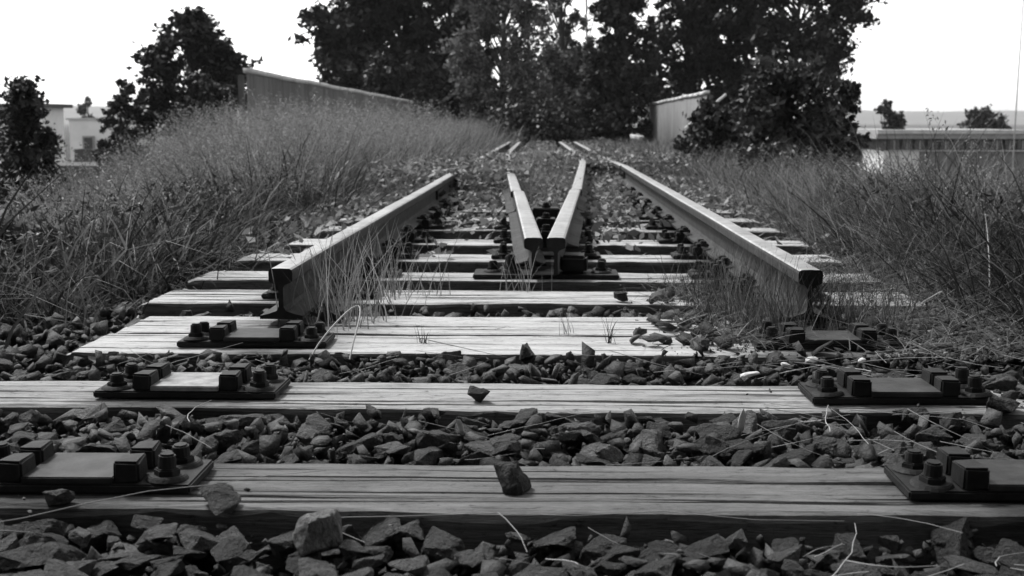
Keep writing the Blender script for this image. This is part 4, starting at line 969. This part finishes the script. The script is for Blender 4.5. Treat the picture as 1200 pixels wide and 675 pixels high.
for k, (x, rz, lab) in enumerate([(-0.07, 4, 'left pale concrete block standing on the far track'), (0.10, -5, 'right pale concrete block standing on the far track')]):
    o = link('concrete_block', me_box((0.155, 0.10, 0.20), 0.012, 'concrete_block', 0.006, k), M['concrete'], None, (x, 16.6, 0.10), (R(-20), 0, R(rz))); tag(o, lab, 'concrete block')

# ------------------------------------------------------------------ buildings
def block(name, parent, x0, x1, y0, y1, z0, z1, mat): return box(name, ((x0 + x1) / 2, (y0 + y1) / 2, (z0 + z1) / 2), (x1 - x0, y1 - y0, z1 - z0), mat, parent)
def window(parent, x, y, z, w, h, bars=0, wall='y'):
    f = box('window', (x, y - 0.02, z), (w + 0.14, 0.10, h + 0.14), M['fascia'], parent)
    box('pane', (x, y - 0.075, z), (w, 0.02, h), M['glass'], f)
    for k in range(bars): box('mullion', (x - w / 2 + w * (k + 1) / (bars + 1), y - 0.10, z), (0.06, 0.05, h), M['fascia'], f)
t = empty('flat_roofed_house', (0, 0, 0)); tag(t, 'white house with a dark flat roof at the left edge', 'house')
block('wall', t, -32, -24.55, 60, 62.6, -4.4, 1.28, M['render_w']); block('roof', t, -32.4, -24.2, 59.6, 63, 1.282, 1.46, M['roof'])
window(t, -25.05, 60, 0.75, 0.34, 0.66); window(t, -26.0, 60, 0.75, 0.35, 0.66); window(t, -27.8, 60, 0.75, 0.9, 0.7, 1)
block('chimney', t, -28.2, -27.7, 60.5, 61, 1.462, 1.95, M['render_g'])
t = empty('white_house', (0, 0, 0)); tag(t, 'plain white house wall beyond the left grass', 'house')
block('wall', t, -19.4, -17.3, 50, 51.6, -4.4, 0.66, M['render_w']); block('roof', t, -19.5, -17.2, 49.92, 51.7, 0.662, 0.74, M['sheet_cap'])
block('extension', t, -17.295, -16.5, 50.6, 51.6, -4.4, 0.30, M['render_w'])
block('lower_wall', t, -19.0, -17.9, 49.2, 49.995, -4.4, -0.95, M['render_g']); block('plinth_roof', t, -18.9, -17.7, 49.1, 49.9, -0.948, -0.50, M['roof'])
window(t, -18.62, 50, -0.28, 0.34, 0.46)
t = empty('flat_shed', (0, 0, 0)); tag(t, 'grey lean-to shed with a dark flat roof below the white house', 'shed')
block('wall', t, -19.6, -15.8, 45.0, 48.5, -4.4, -1.6, M['render_g']); block('roof', t, -19.9, -15.5, 44.6, 48.8, -1.598, -1.0, M['roof'])
t = empty('long_building', (0, 0, 0)); tag(t, 'long low building with a grey roof edge and window band at right', 'building')
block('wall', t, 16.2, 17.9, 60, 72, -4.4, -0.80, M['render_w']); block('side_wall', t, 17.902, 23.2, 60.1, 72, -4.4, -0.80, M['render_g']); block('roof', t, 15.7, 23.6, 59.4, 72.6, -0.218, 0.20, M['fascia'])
block('band', t, 16.3, 23.1, 60.08, 71.9, -0.798, -0.22, M['roof'])
block('wing', t, 23.62, 36, 63, 74, -4.4, -0.30, M['render_g']); block('wing_roof', t, 23.62, 36.4, 62.3, 74.5, -0.298, 0.06, M['roof'])
block('gutter', t, 15.7, 23.6, 59.28, 59.39, 0.02, 0.14, M['sheet_cap'])
x = 16.4
for k in range(11):
    f = box('window', (x + 0.29, 60.02, -0.51), (0.54, 0.06, 0.50), M['roof'], t)
    box('pane', (x + 0.29, 59.985, -0.51), (0.44, 0.02, 0.42), M['glass'], f)
    box('mullion', (x + 0.29, 59.965, -0.51), (0.05, 0.03, 0.42), M['sheet_cap'], f)
    box('sill', (x + 0.29, 59.96, -0.79), (0.60, 0.14, 0.06), M['sheet_cap'], f); x += 0.61
V, F = tube_arrays([(0, 0, 0), (0.02, 0, 5), (0.10, 0, 12)], [0.030, 0.026, 0.02], 8)
tag(link('mast', npmesh('mast', V, F, True), M['mast'], None, (18.45, 49.5, -4.3)), 'thin grey mast rising above the right bank', 'mast')

# ------------------------------------------------------------------ thin air haze over the whole place
hz = bpy.data.materials.new('haze'); hz.use_nodes = True; ht = hz.node_tree; ht.nodes.clear()
pv = ht.nodes.new('ShaderNodeVolumePrincipled'); pv.inputs['Color'].default_value = (0.95, 0.95, 0.95, 1); pv.inputs['Density'].default_value = 0.00022
ho = ht.nodes.new('ShaderNodeOutputMaterial'); ht.links.new(pv.outputs[0], ho.inputs['Volume'])
tag(box('haze', (0, 2015, 22), (7200, 4190, 55), hz), kind='stuff')
